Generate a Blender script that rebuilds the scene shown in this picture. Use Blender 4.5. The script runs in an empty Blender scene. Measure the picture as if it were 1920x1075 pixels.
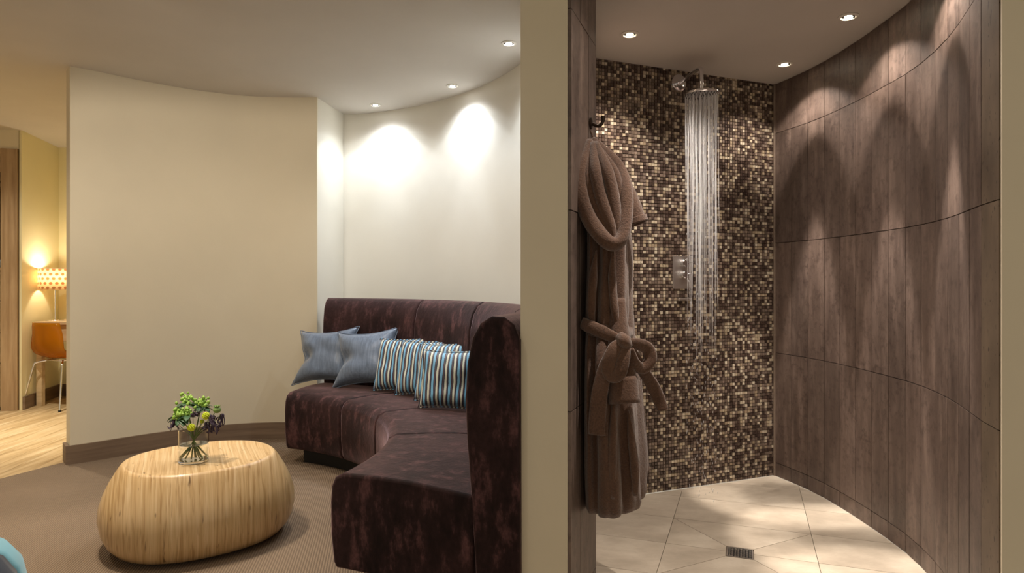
import bpy, bmesh, math, random
from mathutils import Vector, Matrix, noise
random.seed(7)
SC = bpy.context.scene
COL = SC.collection
PI = math.pi
R = math.radians

# ------------------------------------------------------------------ camera, world, exposure
cam_d = bpy.data.cameras.new('camera')
cam = bpy.data.objects.new('camera', cam_d); COL.objects.link(cam)
cam.location = (0, 0, 1.15); cam.rotation_euler = (PI / 2, 0, 0)
cam_d.sensor_width = 36; cam_d.lens = 36 * 1230 / 1920; cam_d.shift_y = -7.5 / 1920
cam_d.clip_start = 0.05
SC.camera = cam
SC.view_settings.view_transform = 'Standard'
SC.view_settings.look = 'None'
SC.view_settings.gamma = 1
SC.view_settings.use_curve_mapping = False
SC.view_settings.exposure = 1.0
w = bpy.data.worlds.new('world'); SC.world = w; w.use_nodes = True
w.node_tree.nodes['Background'].inputs[0].default_value = (1.0, 0.88, 0.70, 1)
w.node_tree.nodes['Background'].inputs[1].default_value = 0.25

# light-fitting strengths, all in one place
P_LIVING = 140.0; P_SHOWER = 190.0; P_ROOM = 80.0; P_HALL = 230.0; P_LAMP = 4.5

def ies_light(name, loc, power, color, stops, tilt=(0, 0, 0), radius=0.012, parent=None):
    """a reflector downlight: spot lamp whose brightness follows the beam angle"""
    ld = bpy.data.lights.new(name, 'SPOT'); ld.energy = power; ld.color = color
    ld.spot_size = R(150); ld.spot_blend = 0.3; ld.shadow_soft_size = radius
    ld.use_nodes = True
    nt = ld.node_tree; N = nt.nodes; N.clear()
    out = N.new('ShaderNodeOutputLight'); em = N.new('ShaderNodeEmission')
    tc = N.new('ShaderNodeTexCoord'); sep = N.new('ShaderNodeSeparateXYZ')
    ab = N.new('ShaderNodeMath'); ab.operation = 'ABSOLUTE'
    ac = N.new('ShaderNodeMath'); ac.operation = 'ARCCOSINE'
    dv = N.new('ShaderNodeMath'); dv.operation = 'DIVIDE'; dv.inputs[1].default_value = PI / 2
    cr = N.new('ShaderNodeValToRGB'); cr.color_ramp.interpolation = 'EASE'
    e = cr.color_ramp.elements
    while len(e) < len(stops): e.new(0.5)
    for i, (a, v) in enumerate(stops):
        e[i].position = a / 90; e[i].color = (v, v, v, 1)
    L = nt.links.new
    L(tc.outputs['Normal'], sep.inputs[0]); L(sep.outputs['Z'], ab.inputs[0]); L(ab.outputs[0], ac.inputs[0])
    L(ac.outputs[0], dv.inputs[0]); L(dv.outputs[0], cr.inputs[0]); L(cr.outputs[0], em.inputs['Strength'])
    L(em.outputs[0], out.inputs[0])
    o = bpy.data.objects.new(name, ld); COL.objects.link(o); o.location = loc; o.rotation_euler = tilt
    if parent: o.parent = parent
    return o

BEAM_SHOWER = [(0, 0.10), (4, 0.16), (7.5, 0.5), (10.5, 0.62), (13.5, 0.025), (25, 0.008), (30, 0.05), (40, 0.055), (49, 0.03), (60, 0.0)]
BEAM_WIDE = [(0, 0.6), (20, 0.7), (42, 1.0), (60, 0.6), (75, 0.0)]
BEAM_LIVING = [(0, 0.20), (12, 0.2), (25, 0.13), (38, 0.10), (48, 0.07), (56, 0.022), (64, 0.004), (75, 0.0)]
BEAM_ROOM = [(0, 1.0), (16, 0.85), (28, 0.3), (45, 0.1), (70, 0.0)]

# ------------------------------------------------------------------ materials
def srgb(r, g, b):
    f = lambda c: (c / 255 / 12.92) if c / 255 <= 0.04045 else ((c / 255 + 0.055) / 1.055) ** 2.4
    return (f(r), f(g), f(b), 1)
class Mat:
    def __init__(s, name, color=(0.5, 0.5, 0.5, 1), rough=0.6, metal=0.0, **kw):
        s.m = bpy.data.materials.new(name); s.m.use_nodes = True
        s.nt = s.m.node_tree; s.N = s.nt.nodes; s.b = s.N['Principled BSDF']; s.out = s.N['Material Output']
        s.b.inputs['Base Color'].default_value = color
        s.b.inputs['Roughness'].default_value = rough; s.b.inputs['Metallic'].default_value = metal
        for k, v in kw.items(): s.b.inputs[k.replace('_', ' ')].default_value = v
        s.color = color
    def L(s, a, b): s.nt.links.new(a, b)
    def n(s, t, **kw):
        x = s.N.new(t)
        for k, v in kw.items(): setattr(x, k, v)
        return x
    def coords(s, scale=(1, 1, 1), rot=(0, 0, 0), kind='Object', jitter=False):
        tc = s.n('ShaderNodeTexCoord'); mp = s.n('ShaderNodeMapping')
        mp.inputs['Scale'].default_value = scale
        if any(rot):
            mr = s.n('ShaderNodeMapping'); mr.inputs['Rotation'].default_value = rot
            s.L(tc.outputs[kind], mr.inputs[0]); s.L(mr.outputs[0], mp.inputs[0])
        else: s.L(tc.outputs[kind], mp.inputs[0])
        if jitter:
            oi = s.n('ShaderNodeObjectInfo'); mu = s.n('ShaderNodeMath', operation='MULTIPLY'); mu.inputs[1].default_value = 37
            cb = s.n('ShaderNodeCombineXYZ'); s.L(oi.outputs['Random'], mu.inputs[0])
            for i in range(3): s.L(mu.outputs[0], cb.inputs[i])
            s.L(cb.outputs[0], mp.inputs['Location'])
        return mp.outputs[0]
    def noise(s, vec, scale=5, detail=4, rough=0.5):
        x = s.n('ShaderNodeTexNoise'); x.inputs['Scale'].default_value = scale
        x.inputs['Detail'].default_value = detail; x.inputs['Roughness'].default_value = rough
        s.L(vec, x.inputs['Vector']); return x.outputs['Fac']
    def ramp(s, fac, stops, interp='LINEAR'):
        x = s.n('ShaderNodeValToRGB'); x.color_ramp.interpolation = interp; e = x.color_ramp.elements
        while len(e) < len(stops): e.new(0.5)
        for i, (p, c) in enumerate(stops): e[i].position = p; e[i].color = c
        s.L(fac, x.inputs[0]); return x.outputs[0]
    def mix(s, fac, a, b, mode='MIX'):
        x = s.n('ShaderNodeMix', data_type='RGBA', blend_type=mode)
        for v, i in ((fac, 0), (a, 6), (b, 7)):
            if hasattr(v, 'is_linked'): s.L(v, x.inputs[i])
            else: x.inputs[i].default_value = v
        return x.outputs[2]
    def base(s, c): s.L(c, s.b.inputs['Base Color']); return s
    def bump(s, h, strength=0.3, dist=0.01):
        x = s.n('ShaderNodeBump'); x.inputs['Strength'].default_value = strength; x.inputs['Distance'].default_value = dist
        s.L(h, x.inputs['Height']); s.L(x.outputs[0], s.b.inputs['Normal']); return s
def tint(c, k): return (min(1, c[0] * k), min(1, c[1] * k), min(1, c[2] * k), 1)

def plaster(name, c):
    m = Mat(name, c, 0.85); v = m.coords(kind='Object')
    m.base(m.ramp(m.noise(v, 2.2, 3), [(0.3, tint(c, 0.965)), (0.7, tint(c, 1.02))]))
    m.bump(m.noise(v, 90, 3), 0.06, 0.004); return m.m
M = {}
M['cream'] = plaster('cream_paint', srgb(222, 211, 186))
M['cream_alcove'] = plaster('pale_cream_paint', srgb(224, 219, 206))
M['ceiling'] = plaster('ceiling_paint', srgb(208, 202, 194))
M['yellow'] = plaster('yellow_cream_paint', srgb(238, 228, 186))
def stone():
    m = Mat('brown_travertine', rough=0.5); v = m.coords((6, 6, 1.1), jitter=True); v2 = m.coords((1, 1, 1), jitter=True)
    a = m.noise(v, 3.2, 7, 0.66); b = m.noise(v2, 26, 6, 0.7); c = m.noise(v2, 3.5, 3)
    c1 = m.ramp(a, [(0.28, srgb(84, 70, 63)), (0.5, srgb(104, 88, 80)), (0.72, srgb(134, 116, 106))])
    c2 = m.mix(m.ramp(b, [(0.5, (0, 0, 0, 1)), (0.66, (0.6, 0.6, 0.6, 1))]), c1, srgb(60, 47, 41))
    c3 = m.mix(m.ramp(c, [(0.4, (0, 0, 0, 1)), (0.8, (0.3, 0.3, 0.3, 1))]), c2, srgb(140, 122, 110))
    oi = m.n('ShaderNodeObjectInfo'); g = m.ramp(oi.outputs['Random'], [(0, (0.80, 0.80, 0.80, 1)), (1, (1.08, 1.07, 1.06, 1))])
    m.base(m.mix(1.0, c3, g, 'MULTIPLY')); m.bump(b, 0.25, 0.004); return m.m
M['stone'] = stone()
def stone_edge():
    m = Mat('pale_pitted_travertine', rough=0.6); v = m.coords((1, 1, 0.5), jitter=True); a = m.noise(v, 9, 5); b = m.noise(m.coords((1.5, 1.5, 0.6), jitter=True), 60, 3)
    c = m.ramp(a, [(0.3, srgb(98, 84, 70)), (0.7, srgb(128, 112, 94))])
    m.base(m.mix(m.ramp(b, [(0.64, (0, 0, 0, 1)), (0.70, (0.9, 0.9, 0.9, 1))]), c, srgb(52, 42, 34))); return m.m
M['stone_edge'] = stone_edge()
def ftile():
    m = Mat('beige_floor_stone', rough=0.42); v = m.coords((1, 1.6, 1), jitter=True)
    a = m.noise(v, 4, 6, 0.6); b = m.noise(v, 40, 4, 0.6)
    c1 = m.ramp(a, [(0.3, srgb(160, 148, 132)), (0.5, srgb(180, 168, 151)), (0.7, srgb(198, 187, 170))])
    m.base(m.mix(m.ramp(b, [(0.55, (0, 0, 0, 1)), (0.8, (0.25, 0.25, 0.25, 1))]), c1, srgb(142, 128, 112)))
    m.bump(b, 0.06, 0.003); return m.m
M['ftile'] = ftile()
M['grout'] = Mat('brown_grout', srgb(112, 98, 84), 0.9).m
M['grout_dark'] = Mat('dark_grout', srgb(70, 57, 50), 0.9).m
M['grout_mosaic'] = Mat('taupe_grout', srgb(112, 96, 80), 0.9).m
def mosaic():
    m = Mat('mosaic_glass_stone', rough=0.34); at = m.n('ShaderNodeAttribute'); at.attribute_name = 'tile_colour'
    v = m.coords(); a = m.noise(v, 60, 3)
    m.base(m.mix(m.ramp(a, [(0.4, (0, 0, 0, 1)), (0.75, (0.25, 0.25, 0.25, 1))]), at.outputs['Color'], srgb(120, 100, 80))); return m.m
M['mosaic'] = mosaic()
def velvet():
    m = Mat('aubergine_velvet', rough=0.72, Sheen_Weight=0.8, Sheen_Roughness=0.3)
    m.b.inputs['Sheen Tint'].default_value = (0.75, 0.5, 0.5, 1); m.b.inputs['Specular IOR Level'].default_value = 0.15
    v = m.coords(jitter=True); v2 = m.coords((2.5, 2.5, 1), jitter=True)
    a = m.noise(v2, 7, 7, 0.68); b = m.noise(v, 55, 4, 0.6); h = m.noise(v, 2.5, 3)
    c = m.ramp(a, [(0.38, srgb(26, 16, 16)), (0.52, srgb(44, 28, 28)), (0.64, srgb(94, 64, 64))])
    c = m.mix(m.ramp(h, [(0.4, (0, 0, 0, 1)), (0.7, (0.5, 0.5, 0.5, 1))]), c, srgb(76, 51, 50))
    c = m.mix(m.ramp(b, [(0.4, (0, 0, 0, 1)), (0.65, (0.45, 0.45, 0.45, 1))]), c, srgb(32, 19, 18))
    m.base(c)
    ad = m.n('ShaderNodeMath', operation='ADD'); m.L(h, ad.inputs[0]); m.L(b, ad.inputs[1])
    m.bump(ad.outputs[0], 0.25, 0.006); return m.m
M['velvet'] = velvet()
M['plinth'] = Mat('black_plinth', srgb(14, 13, 14), 0.7).m
def carpet():
    m = Mat('ribbed_carpet', rough=0.95); v = m.coords(rot=(0, 0, R(-11)))
    wv = m.n('ShaderNodeTexWave', bands_direction='X'); wv.inputs['Scale'].default_value = 29
    wv.inputs['Distortion'].default_value = 0.6; wv.inputs['Detail'].default_value = 1; wv.inputs['Detail Scale'].default_value = 3
    m.L(v, wv.inputs['Vector'])
    n1 = m.noise(v, 140, 3); n2 = m.noise(v, 1.8, 3)
    c = m.ramp(wv.outputs['Fac'], [(0.1, srgb(100, 83, 66)), (0.7, srgb(138, 118, 96))])
    c = m.mix(m.ramp(n1, [(0.4, (0, 0, 0, 1)), (0.7, (0.5, 0.5, 0.5, 1))]), c, srgb(110, 90, 70))
    c = m.mix(m.ramp(n2, [(0.35, (0, 0, 0, 1)), (0.75, (0.25, 0.25, 0.25, 1))]), c, srgb(158, 136, 114))
    m.base(c); m.bump(wv.outputs['Fac'], 0.6, 0.005); return m.m
M['carpet'] = carpet()
def wood(name, c0, c1, c2, sc=(18, 1.2, 18), rough=0.5, rot=(0, 0, 0), fine=6, jit=True):
    m = Mat(name, rough=rough); v = m.coords(sc, rot, jitter=jit)
    a = m.noise(v, 1.6, fine, 0.6)
    m.base(m.ramp(a, [(0.28, c0), (0.5, c1), (0.72, c2)])); m.bump(a, 0.12, 0.003); return m.m
M['floorwood'] = wood('oak_floor', srgb(150, 122, 84), srgb(188, 162, 122), srgb(212, 192, 158), (14, 1.0, 14), 0.4)
M['skirting'] = wood('brown_skirting', srgb(104, 84, 66), srgb(122, 101, 82), srgb(138, 116, 95), (1.2, 1.2, 22), 0.6)
M['oak'] = wood('pale_oak', srgb(140, 112, 80), srgb(166, 138, 104), srgb(186, 160, 126), (16, 16, 1.1), 0.55)
M['oak_h'] = wood('pale_oak_cross', srgb(140, 112, 78), srgb(168, 140, 102), srgb(188, 162, 124), (1.1, 16, 16), 0.55)
M['desk'] = wood('desk_oak', srgb(186, 160, 124), srgb(206, 182, 146), srgb(220, 200, 168), (1.2, 14, 14), 0.45)
def ply():
    m = Mat('laminated_bamboo', rough=0.38); v = m.coords((1, 0.012, 0.02), (0, 0, R(-27)), jitter=False)
    v2 = m.coords((1, 0.02, 0.07), (0, 0, R(-27)))
    a = m.noise(v, 100, 3, 0.75); b = m.noise(v2, 120, 2, 0.5); k = m.noise(m.coords((1, 0.3, 0.12), (0, 0, R(-27))), 60, 2)
    c = m.ramp(a, [(0.3, srgb(180, 144, 96)), (0.45, srgb(202, 168, 120)), (0.56, srgb(212, 180, 133)), (0.72, srgb(226, 199, 158))])
    c = m.mix(m.ramp(b, [(0.54, (0, 0, 0, 1)), (0.66, (0.55, 0.55, 0.55, 1))]), c, srgb(158, 118, 66))
    c = m.mix(m.ramp(k, [(0.68, (0, 0, 0, 1)), (0.76, (0.8, 0.8, 0.8, 1))]), c, srgb(96, 66, 34))
    m.base(c); m.b.inputs['Coat Weight'].default_value = 0.25; return m.m
M['ply'] = ply()
M['chrome'] = Mat('chrome', (0.82, 0.82, 0.86, 1), 0.12, 1.0).m
M['steel'] = Mat('brushed_steel', (0.66, 0.62, 0.58, 1), 0.4, 1.0).m
M['dark_metal'] = Mat('dark_bronze_metal', srgb(60, 48, 40), 0.4, 0.8).m
M['white_metal'] = Mat('white_enamel', srgb(225, 220, 210), 0.4).m
M['black'] = Mat('black_gap', srgb(10, 9, 9), 0.8).m
def emis(name, c, s):
    m = Mat(name, (0, 0, 0, 1)); m.b.inputs['Emission Color'].default_value = c; m.b.inputs['Emission Strength'].default_value = s; return m.m
M['bulb_warm'] = emis('lamp_glow_warm', (1, 0.86, 0.62, 1), 40)
M['bulb_cool'] = emis('lamp_glow_cool', (0.95, 0.96, 1, 1), 40)
def terry():
    m = Mat('brown_terry', rough=0.95, Sheen_Weight=0.35, Sheen_Roughness=0.6)
    m.b.inputs['Specular IOR Level'].default_value = 0.1
    v = m.coords(); a = m.noise(v, 160, 4, 0.7); b = m.noise(v, 14, 4)
    c = m.ramp(a, [(0.3, srgb(68, 45, 33)), (0.7, srgb(104, 74, 55))])
    m.base(m.mix(m.ramp(b, [(0.4, (0, 0, 0, 1)), (0.7, (0.3, 0.3, 0.3, 1))]), c, srgb(112, 82, 62))); m.bump(a, 0.6, 0.006); return m.m
M['terry'] = terry()
def satin():
    m = Mat('slate_blue_satin', rough=0.42, Sheen_Weight=0.4); v = m.coords((1, 1, 0.06), jitter=True); a = m.noise(v, 90, 3)
    m.base(m.ramp(a, [(0.3, srgb(88, 101, 120)), (0.7, srgb(112, 127, 148))])); m.bump(m.noise(m.coords(), 11, 4), 0.25, 0.02); return m.m
M['satin'] = satin()
def stripes():
    m = Mat('striped_silk', rough=0.5, Sheen_Weight=0.3)
    v = m.coords(); n1 = m.noise(m.coords((1, 1, 0.5), jitter=True), 9, 3); n2 = m.noise(m.coords((1, 1, 0.4), jitter=True), 70, 2)
    sp = m.n('ShaderNodeSeparateXYZ'); m.L(v, sp.inputs[0])
    a = m.n('ShaderNodeMath', operation='MULTIPLY_ADD'); a.inputs[1].default_value = 0.022; m.L(n1, a.inputs[0]); m.L(sp.outputs[0], a.inputs[2])
    b = m.n('ShaderNodeMath', operation='MULTIPLY_ADD'); b.inputs[1].default_value = 0.004; m.L(n2, b.inputs[0]); m.L(a.outputs[0], b.inputs[2])
    k = m.n('ShaderNodeMath', operation='MULTIPLY'); k.inputs[1].default_value = 1 / 0.046; m.L(b.outputs[0], k.inputs[0])
    f = m.n('ShaderNodeMath', operation='FRACT'); m.L(k.outputs[0], f.inputs[0])
    nav = srgb(26, 26, 44); cr = srgb(206, 208, 190); bl = srgb(112, 172, 208); pl = srgb(116, 82, 86)
    m.base(m.ramp(f.outputs[0], [(0, nav), (0.13, cr), (0.36, pl), (0.41, nav), (0.58, bl), (0.84, nav), (0.95, pl)], 'CONSTANT')); return m.m
M['stripes'] = stripes()
M['navy'] = Mat('navy_fabric', srgb(26, 40, 62), 0.8, Sheen_Weight=0.3).m
M['skyblue'] = Mat('light_blue_fabric', srgb(118, 178, 198), 0.75, Sheen_Weight=0.3).m
def glass(name, c, rough=0.0, ior=1.45):
    m = Mat(name, c, rough, Transmission_Weight=1.0, IOR=ior); return m.m
M['glass'] = glass('clear_glass', (0.97, 0.98, 0.97, 1))
M['amber'] = None
def thin(name, c, tr, rough=0.1, transp=(1, 1, 1, 1)):
    m = Mat(name, c, rough); t = m.n('ShaderNodeBsdfTransparent'); t.inputs[0].default_value = transp
    x = m.n('ShaderNodeMixShader'); x.inputs[0].default_value = tr
    m.L(m.b.outputs[0], x.inputs[1]); m.L(t.outputs[0], x.inputs[2]); m.L(x.outputs[0], m.out.inputs[0]); return m.m
M['amber'] = thin('amber_acrylic', srgb(190, 125, 16), 0.5, 0.08, (0.88, 0.55, 0.12, 1))
M['water'] = thin('falling_water', (0.95, 0.96, 0.98, 1), 0.2, 0.15)
def shade_mat():
    m = Mat('patterned_lampshade', rough=0.9); tc = m.n('ShaderNodeTexCoord'); sp = m.n('ShaderNodeSeparateXYZ'); m.L(tc.outputs['Object'], sp.inputs[0])
    at = m.n('ShaderNodeMath', operation='ARCTAN2'); m.L(sp.outputs[1], at.inputs[0]); m.L(sp.outputs[0], at.inputs[1])
    u = m.n('ShaderNodeMath', operation='MULTIPLY'); u.inputs[1].default_value = 18 / (2 * PI); m.L(at.outputs[0], u.inputs[0])
    vv = m.n('ShaderNodeMath', operation='MULTIPLY'); vv.inputs[1].default_value = 1 / 0.042; m.L(sp.outputs[2], vv.inputs[0])
    fl = m.n('ShaderNodeMath', operation='FLOOR'); m.L(vv.outputs[0], fl.inputs[0])
    uo = m.n('ShaderNodeMath', operation='MULTIPLY_ADD'); uo.inputs[1].default_value = 0.5; m.L(fl.outputs[0], uo.inputs[0]); m.L(u.outputs[0], uo.inputs[2])
    fx = m.n('ShaderNodeMath', operation='FRACT'); m.L(uo.outputs[0], fx.inputs[0]); fy = m.n('ShaderNodeMath', operation='FRACT'); m.L(vv.outputs[0], fy.inputs[0])
    cb = m.n('ShaderNodeCombineXYZ'); m.L(fx.outputs[0], cb.inputs[0]); m.L(fy.outputs[0], cb.inputs[1])
    ds = m.n('ShaderNodeVectorMath', operation='DISTANCE'); ds.inputs[1].default_value = (0.5, 0.5, 0); m.L(cb.outputs[0], ds.inputs[0])
    c = m.ramp(ds.outputs['Value'], [(0.26, srgb(206, 160, 118)), (0.36, srgb(245, 228, 196))])
    m.base(c); tl = m.n('ShaderNodeBsdfTranslucent'); m.L(c, tl.inputs[0])
    x = m.n('ShaderNodeMixShader'); x.inputs[0].default_value = 0.55
    m.L(m.b.outputs[0], x.inputs[1]); m.L(tl.outputs[0], x.inputs[2]); m.L(x.outputs[0], m.out.inputs[0]); return m.m
M['shade'] = shade_mat()
M['leaf'] = Mat('dark_green_leaf', srgb(58, 92, 58), 0.5).m
M['berry'] = Mat('lime_green_bud', srgb(146, 182, 76), 0.5).m
M['stem'] = Mat('green_stem', srgb(104, 126, 60), 0.5).m
M['yellowgreen'] = Mat('yellow_green_petal', srgb(196, 208, 40), 0.55).m
M['purple'] = Mat('dark_purple_leaf', srgb(62, 46, 66), 0.6).m
M['maroon'] = Mat('maroon_cloth', srgb(104, 42, 48), 0.9).m
M['bluewhite'] = Mat('pale_blue_cloth', srgb(190, 200, 225), 0.9).m

# ------------------------------------------------------------------ object helpers
def link(name, me, mat, parent=None, smooth=None):
    o = bpy.data.objects.new(name, me); COL.objects.link(o)
    if mat is not None: me.materials.append(mat)
    if parent: o.parent = parent
    if smooth is not None:
        for p in me.polygons: p.use_smooth = True
        if smooth < 180: me.set_sharp_from_angle(angle=R(smooth))
    return o
def obj(name, bm, mat, parent=None, smooth=35):
    bmesh.ops.recalc_face_normals(bm, faces=bm.faces)
    me = bpy.data.meshes.new(name); bm.to_mesh(me); bm.free()
    return link(name, me, mat, parent, smooth)
def tag(o, label, cat, group=None, kind=None):
    if label: o['label'] = label
    if cat: o['category'] = cat
    if group: o['group'] = group
    if kind: o['kind'] = kind
    return o
def thing(name, label, cat, loc=(0, 0, 0), rz=0, group=None):
    o = bpy.data.objects.new(name, None); COL.objects.link(o); o.location = loc; o.rotation_euler = (0, 0, rz)
    o.empty_display_size = 0.1
    return tag(o, label, cat, group)
def struct(o): o['kind'] = 'structure'; return o
def mod_bevel(o, width, seg=3, ang=35):
    m = o.modifiers.new('bevel', 'BEVEL'); m.width = width; m.segments = seg; m.limit_method = 'ANGLE'; m.angle_limit = R(ang); return o
def mod_sub(o, l=1):
    m = o.modifiers.new('sub', 'SUBSURF'); m.levels = l; m.render_levels = l; return o
def add_box(bm, lo, hi):
    v = [bm.verts.new((x, y, z)) for z in (lo[2], hi[2]) for x, y in ((lo[0], lo[1]), (hi[0], lo[1]), (hi[0], hi[1]), (lo[0], hi[1]))]
    for f in ((0, 3, 2, 1), (4, 5, 6, 7), (0, 1, 5, 4), (1, 2, 6, 5), (2, 3, 7, 6), (3, 0, 4, 7)): bm.faces.new([v[i] for i in f])
def box(lo, hi):
    bm = bmesh.new(); add_box(bm, lo, hi); return bm
def add_prism(bm, poly, z0, z1):
    a = [bm.verts.new((x, y, z0)) for x, y in poly]; b = [bm.verts.new((x, y, z1)) for x, y in poly]
    bm.faces.new(list(reversed(a))); bm.faces.new(b); n = len(poly)
    for i in range(n): bm.faces.new([a[i], a[(i + 1) % n], b[(i + 1) % n], b[i]])
def prism(poly, z0, z1):
    bm = bmesh.new(); add_prism(bm, poly, z0, z1); return bm
def add_lathe(bm, prof, seg=32, c=(0, 0, 0)):
    rings = []
    for r, z in prof:
        if r < 1e-6: rings.append([bm.verts.new((c[0], c[1], c[2] + z))])
        else: rings.append([bm.verts.new((c[0] + r * math.cos(2 * PI * i / seg), c[1] + r * math.sin(2 * PI * i / seg), c[2] + z)) for i in range(seg)])
    for a, b in zip(rings, rings[1:]):
        for i in range(seg):
            j = (i + 1) % seg
            if len(a) == 1 and len(b) == 1: break
            if len(a) == 1: bm.faces.new([a[0], b[j], b[i]])
            elif len(b) == 1: bm.faces.new([a[i], a[j], b[0]])
            else: bm.faces.new([a[i], a[j], b[j], b[i]])
def lathe(prof, seg=32, c=(0, 0, 0)):
    bm = bmesh.new(); add_lathe(bm, prof, seg, c); return bm
def catmull(P, k=6):
    P = [Vector(p) for p in P]; out = []
    Q = [P[0] * 2 - P[1]] + P + [P[-1] * 2 - P[-2]]
    for i in range(1, len(Q) - 2):
        a, b, c, d = Q[i - 1], Q[i], Q[i + 1], Q[i + 2]
        for j in range(k):
            t = j / k
            out.append(0.5 * ((2 * b) + (c - a) * t + (2 * a - 5 * b + 4 * c - d) * t * t + (3 * b - a - 3 * c + d) * t ** 3))
    out.append(P[-1]); return out
def add_sweep(bm, path, wa, wb=None, face=None, seg=10, caps=True, k=6, wob=0.0, closed=False):
    """sweep a flattened ellipse along a smooth path; wa/wb = half sizes (number or list per point)"""
    n0 = len(path)
    wa = [wa] * n0 if not isinstance(wa, (list, tuple)) else wa
    wb = wa if wb is None else ([wb] * n0 if not isinstance(wb, (list, tuple)) else wb)
    P = catmull(path, k); m = len(P)
    interp = lambda L_, s: L_[min(n0 - 2, int(s))] * (1 - (s - min(n0 - 2, int(s)))) + L_[min(n0 - 2, int(s)) + 1] * (s - min(n0 - 2, int(s)))
    rings = []; prev = None
    for i, p in enumerate(P):
        T = (P[min(i + 1, m - 1)] - P[max(i - 1, 0)]).normalized()
        if face is not None: F = Vector(face)
        else: F = prev if prev else (Vector((0, 0, 1)) if abs(T.z) < 0.8 else Vector((1, 0, 0)))
        S = T.cross(F)
        if S.length < 1e-4: S = T.orthogonal()
        S.normalize(); U = S.cross(T).normalized(); prev = U
        s = i / k; a = interp(wa, s); b = interp(wb, s)
        ring = []
        for q in range(seg):
            t = 2 * PI * q / seg; ct, st = math.cos(t), math.sin(t)
            rr = 1 + (wob * math.sin(3 * t + i * 0.35) if wob else 0)
            ring.append(bm.verts.new(p + S * (a * ct * rr) + U * (b * st * rr)))
        rings.append(ring)
    for x, y in zip(rings, rings[1:]):
        for q in range(seg): bm.faces.new([x[q], x[(q + 1) % seg], y[(q + 1) % seg], y[q]])
    if caps:
        bm.faces.new(list(reversed(rings[0]))); bm.faces.new(rings[-1])
def sweep(*a, **kw):
    bm = bmesh.new(); add_sweep(bm, *a, **kw); return bm
def clip(poly, reg):
    """clip polygon by convex ccw region"""
    out = list(poly)
    for i in range(len(reg)):
        a, b = reg[i], reg[(i + 1) % len(reg)]; inp = out; out = []
        side = lambda p: (b[0] - a[0]) * (p[1] - a[1]) - (b[1] - a[1]) * (p[0] - a[0])
        for j in range(len(inp)):
            p, q = inp[j], inp[(j + 1) % len(inp)]; sp, sq = side(p), side(q)
            if sp >= 0: out.append(p)
            if sp * sq < 0:
                t = sp / (sp - sq); out.append((p[0] + (q[0] - p[0]) * t, p[1] + (q[1] - p[1]) * t))
        if len(out) < 3: return []
    return out
def area(p): return 0.5 * sum(p[i][0] * p[(i + 1) % len(p)][1] - p[(i + 1) % len(p)][0] * p[i][1] for i in range(len(p)))
def inset(poly, d):
    """inset a convex ccw polygon"""
    n = len(poly); big = [(-50, -50), (50, -50), (50, 50), (-50, 50)]; out = big
    for i in range(n):
        a, b = poly[i], poly[(i + 1) % n]; L = math.hypot(b[0] - a[0], b[1] - a[1])
        if L < 1e-6: continue
        nx, ny = -(b[1] - a[1]) / L, (b[0] - a[0]) / L
        A = (a[0] + nx * d, a[1] + ny * d); B = (b[0] + nx * d, b[1] + ny * d)
        inp = out; out = []
        side = lambda p: (B[0] - A[0]) * (p[1] - A[1]) - (B[1] - A[1]) * (p[0] - A[0])
        for j in range(len(inp)):
            p, q = inp[j], inp[(j + 1) % len(inp)]; sp, sq = side(p), side(q)
            if sp >= 0: out.append(p)
            if sp * sq < 0:
                t = sp / (sp - sq); out.append((p[0] + (q[0] - p[0]) * t, p[1] + (q[1] - p[1]) * t))
        if len(out) < 3: return []
    return out
def offset_line(P, d):
    """offset an open polyline to its left by d"""
    out = []
    for i in range(len(P)):
        a = Vector(P[max(i - 1, 0)]); b = Vector(P[min(i + 1, len(P) - 1)]); t = (b - a).normalized()
        out.append((P[i][0] - t.y * d, P[i][1] + t.x * d))
    return out
def resample(P, n):
    P = [Vector(p) for p in P]; L = [0]
    for a, b in zip(P, P[1:]): L.append(L[-1] + (b - a).length)
    out = []
    for i in range(n + 1):
        s = L[-1] * i / n; j = 0
        while j < len(L) - 2 and L[j + 1] < s: j += 1
        t = (s - L[j]) / (L[j + 1] - L[j]); out.append(tuple(P[j].lerp(P[j + 1], t)))
    return out
def c2(P, k=5): return [(v.x, v.y) for v in catmull([(a, b, 0) for a, b in P], k)]

ZC = 2.52      # living ceiling
ZS = 2.33      # shower ceiling
A = Vector((0.337, 0.941)); A.normalize()         # direction of the shower walls
Bq = Vector((A.y, -A.x))                           # across

# ------------------------------------------------------------------ walls
def wall_strip(name, P, thick, z0, z1, mat):
    """curved wall: inner line P (room side), thickness to the left of the line direction"""
    Q = offset_line(P, thick); bm = bmesh.new()
    poly = list(P) + list(reversed(Q))
    n = len(P)
    def ring(z): return [bm.verts.new((x, y, z)) for x, y in P], [bm.verts.new((x, y, z)) for x, y in Q]
    pa, qa = ring(z0); pb, qb = ring(z1)
    for i in range(n - 1):
        bm.faces.new([pa[i], pa[i + 1], pb[i + 1], pb[i]]); bm.faces.new([qa[i + 1], qa[i], qb[i], qb[i + 1]])
        bm.faces.new([pb[i], pb[i + 1], qb[i + 1], qb[i]]); bm.faces.new([pa[i + 1], pa[i], qa[i], qa[i + 1]])
    bm.faces.new([pa[0], pb[0], qb[0], qa[0]]); bm.faces.new([pa[-1], qa[-1], qb[-1], pb[-1]])
    return struct(obj(name, bm, mat, smooth=30))

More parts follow.
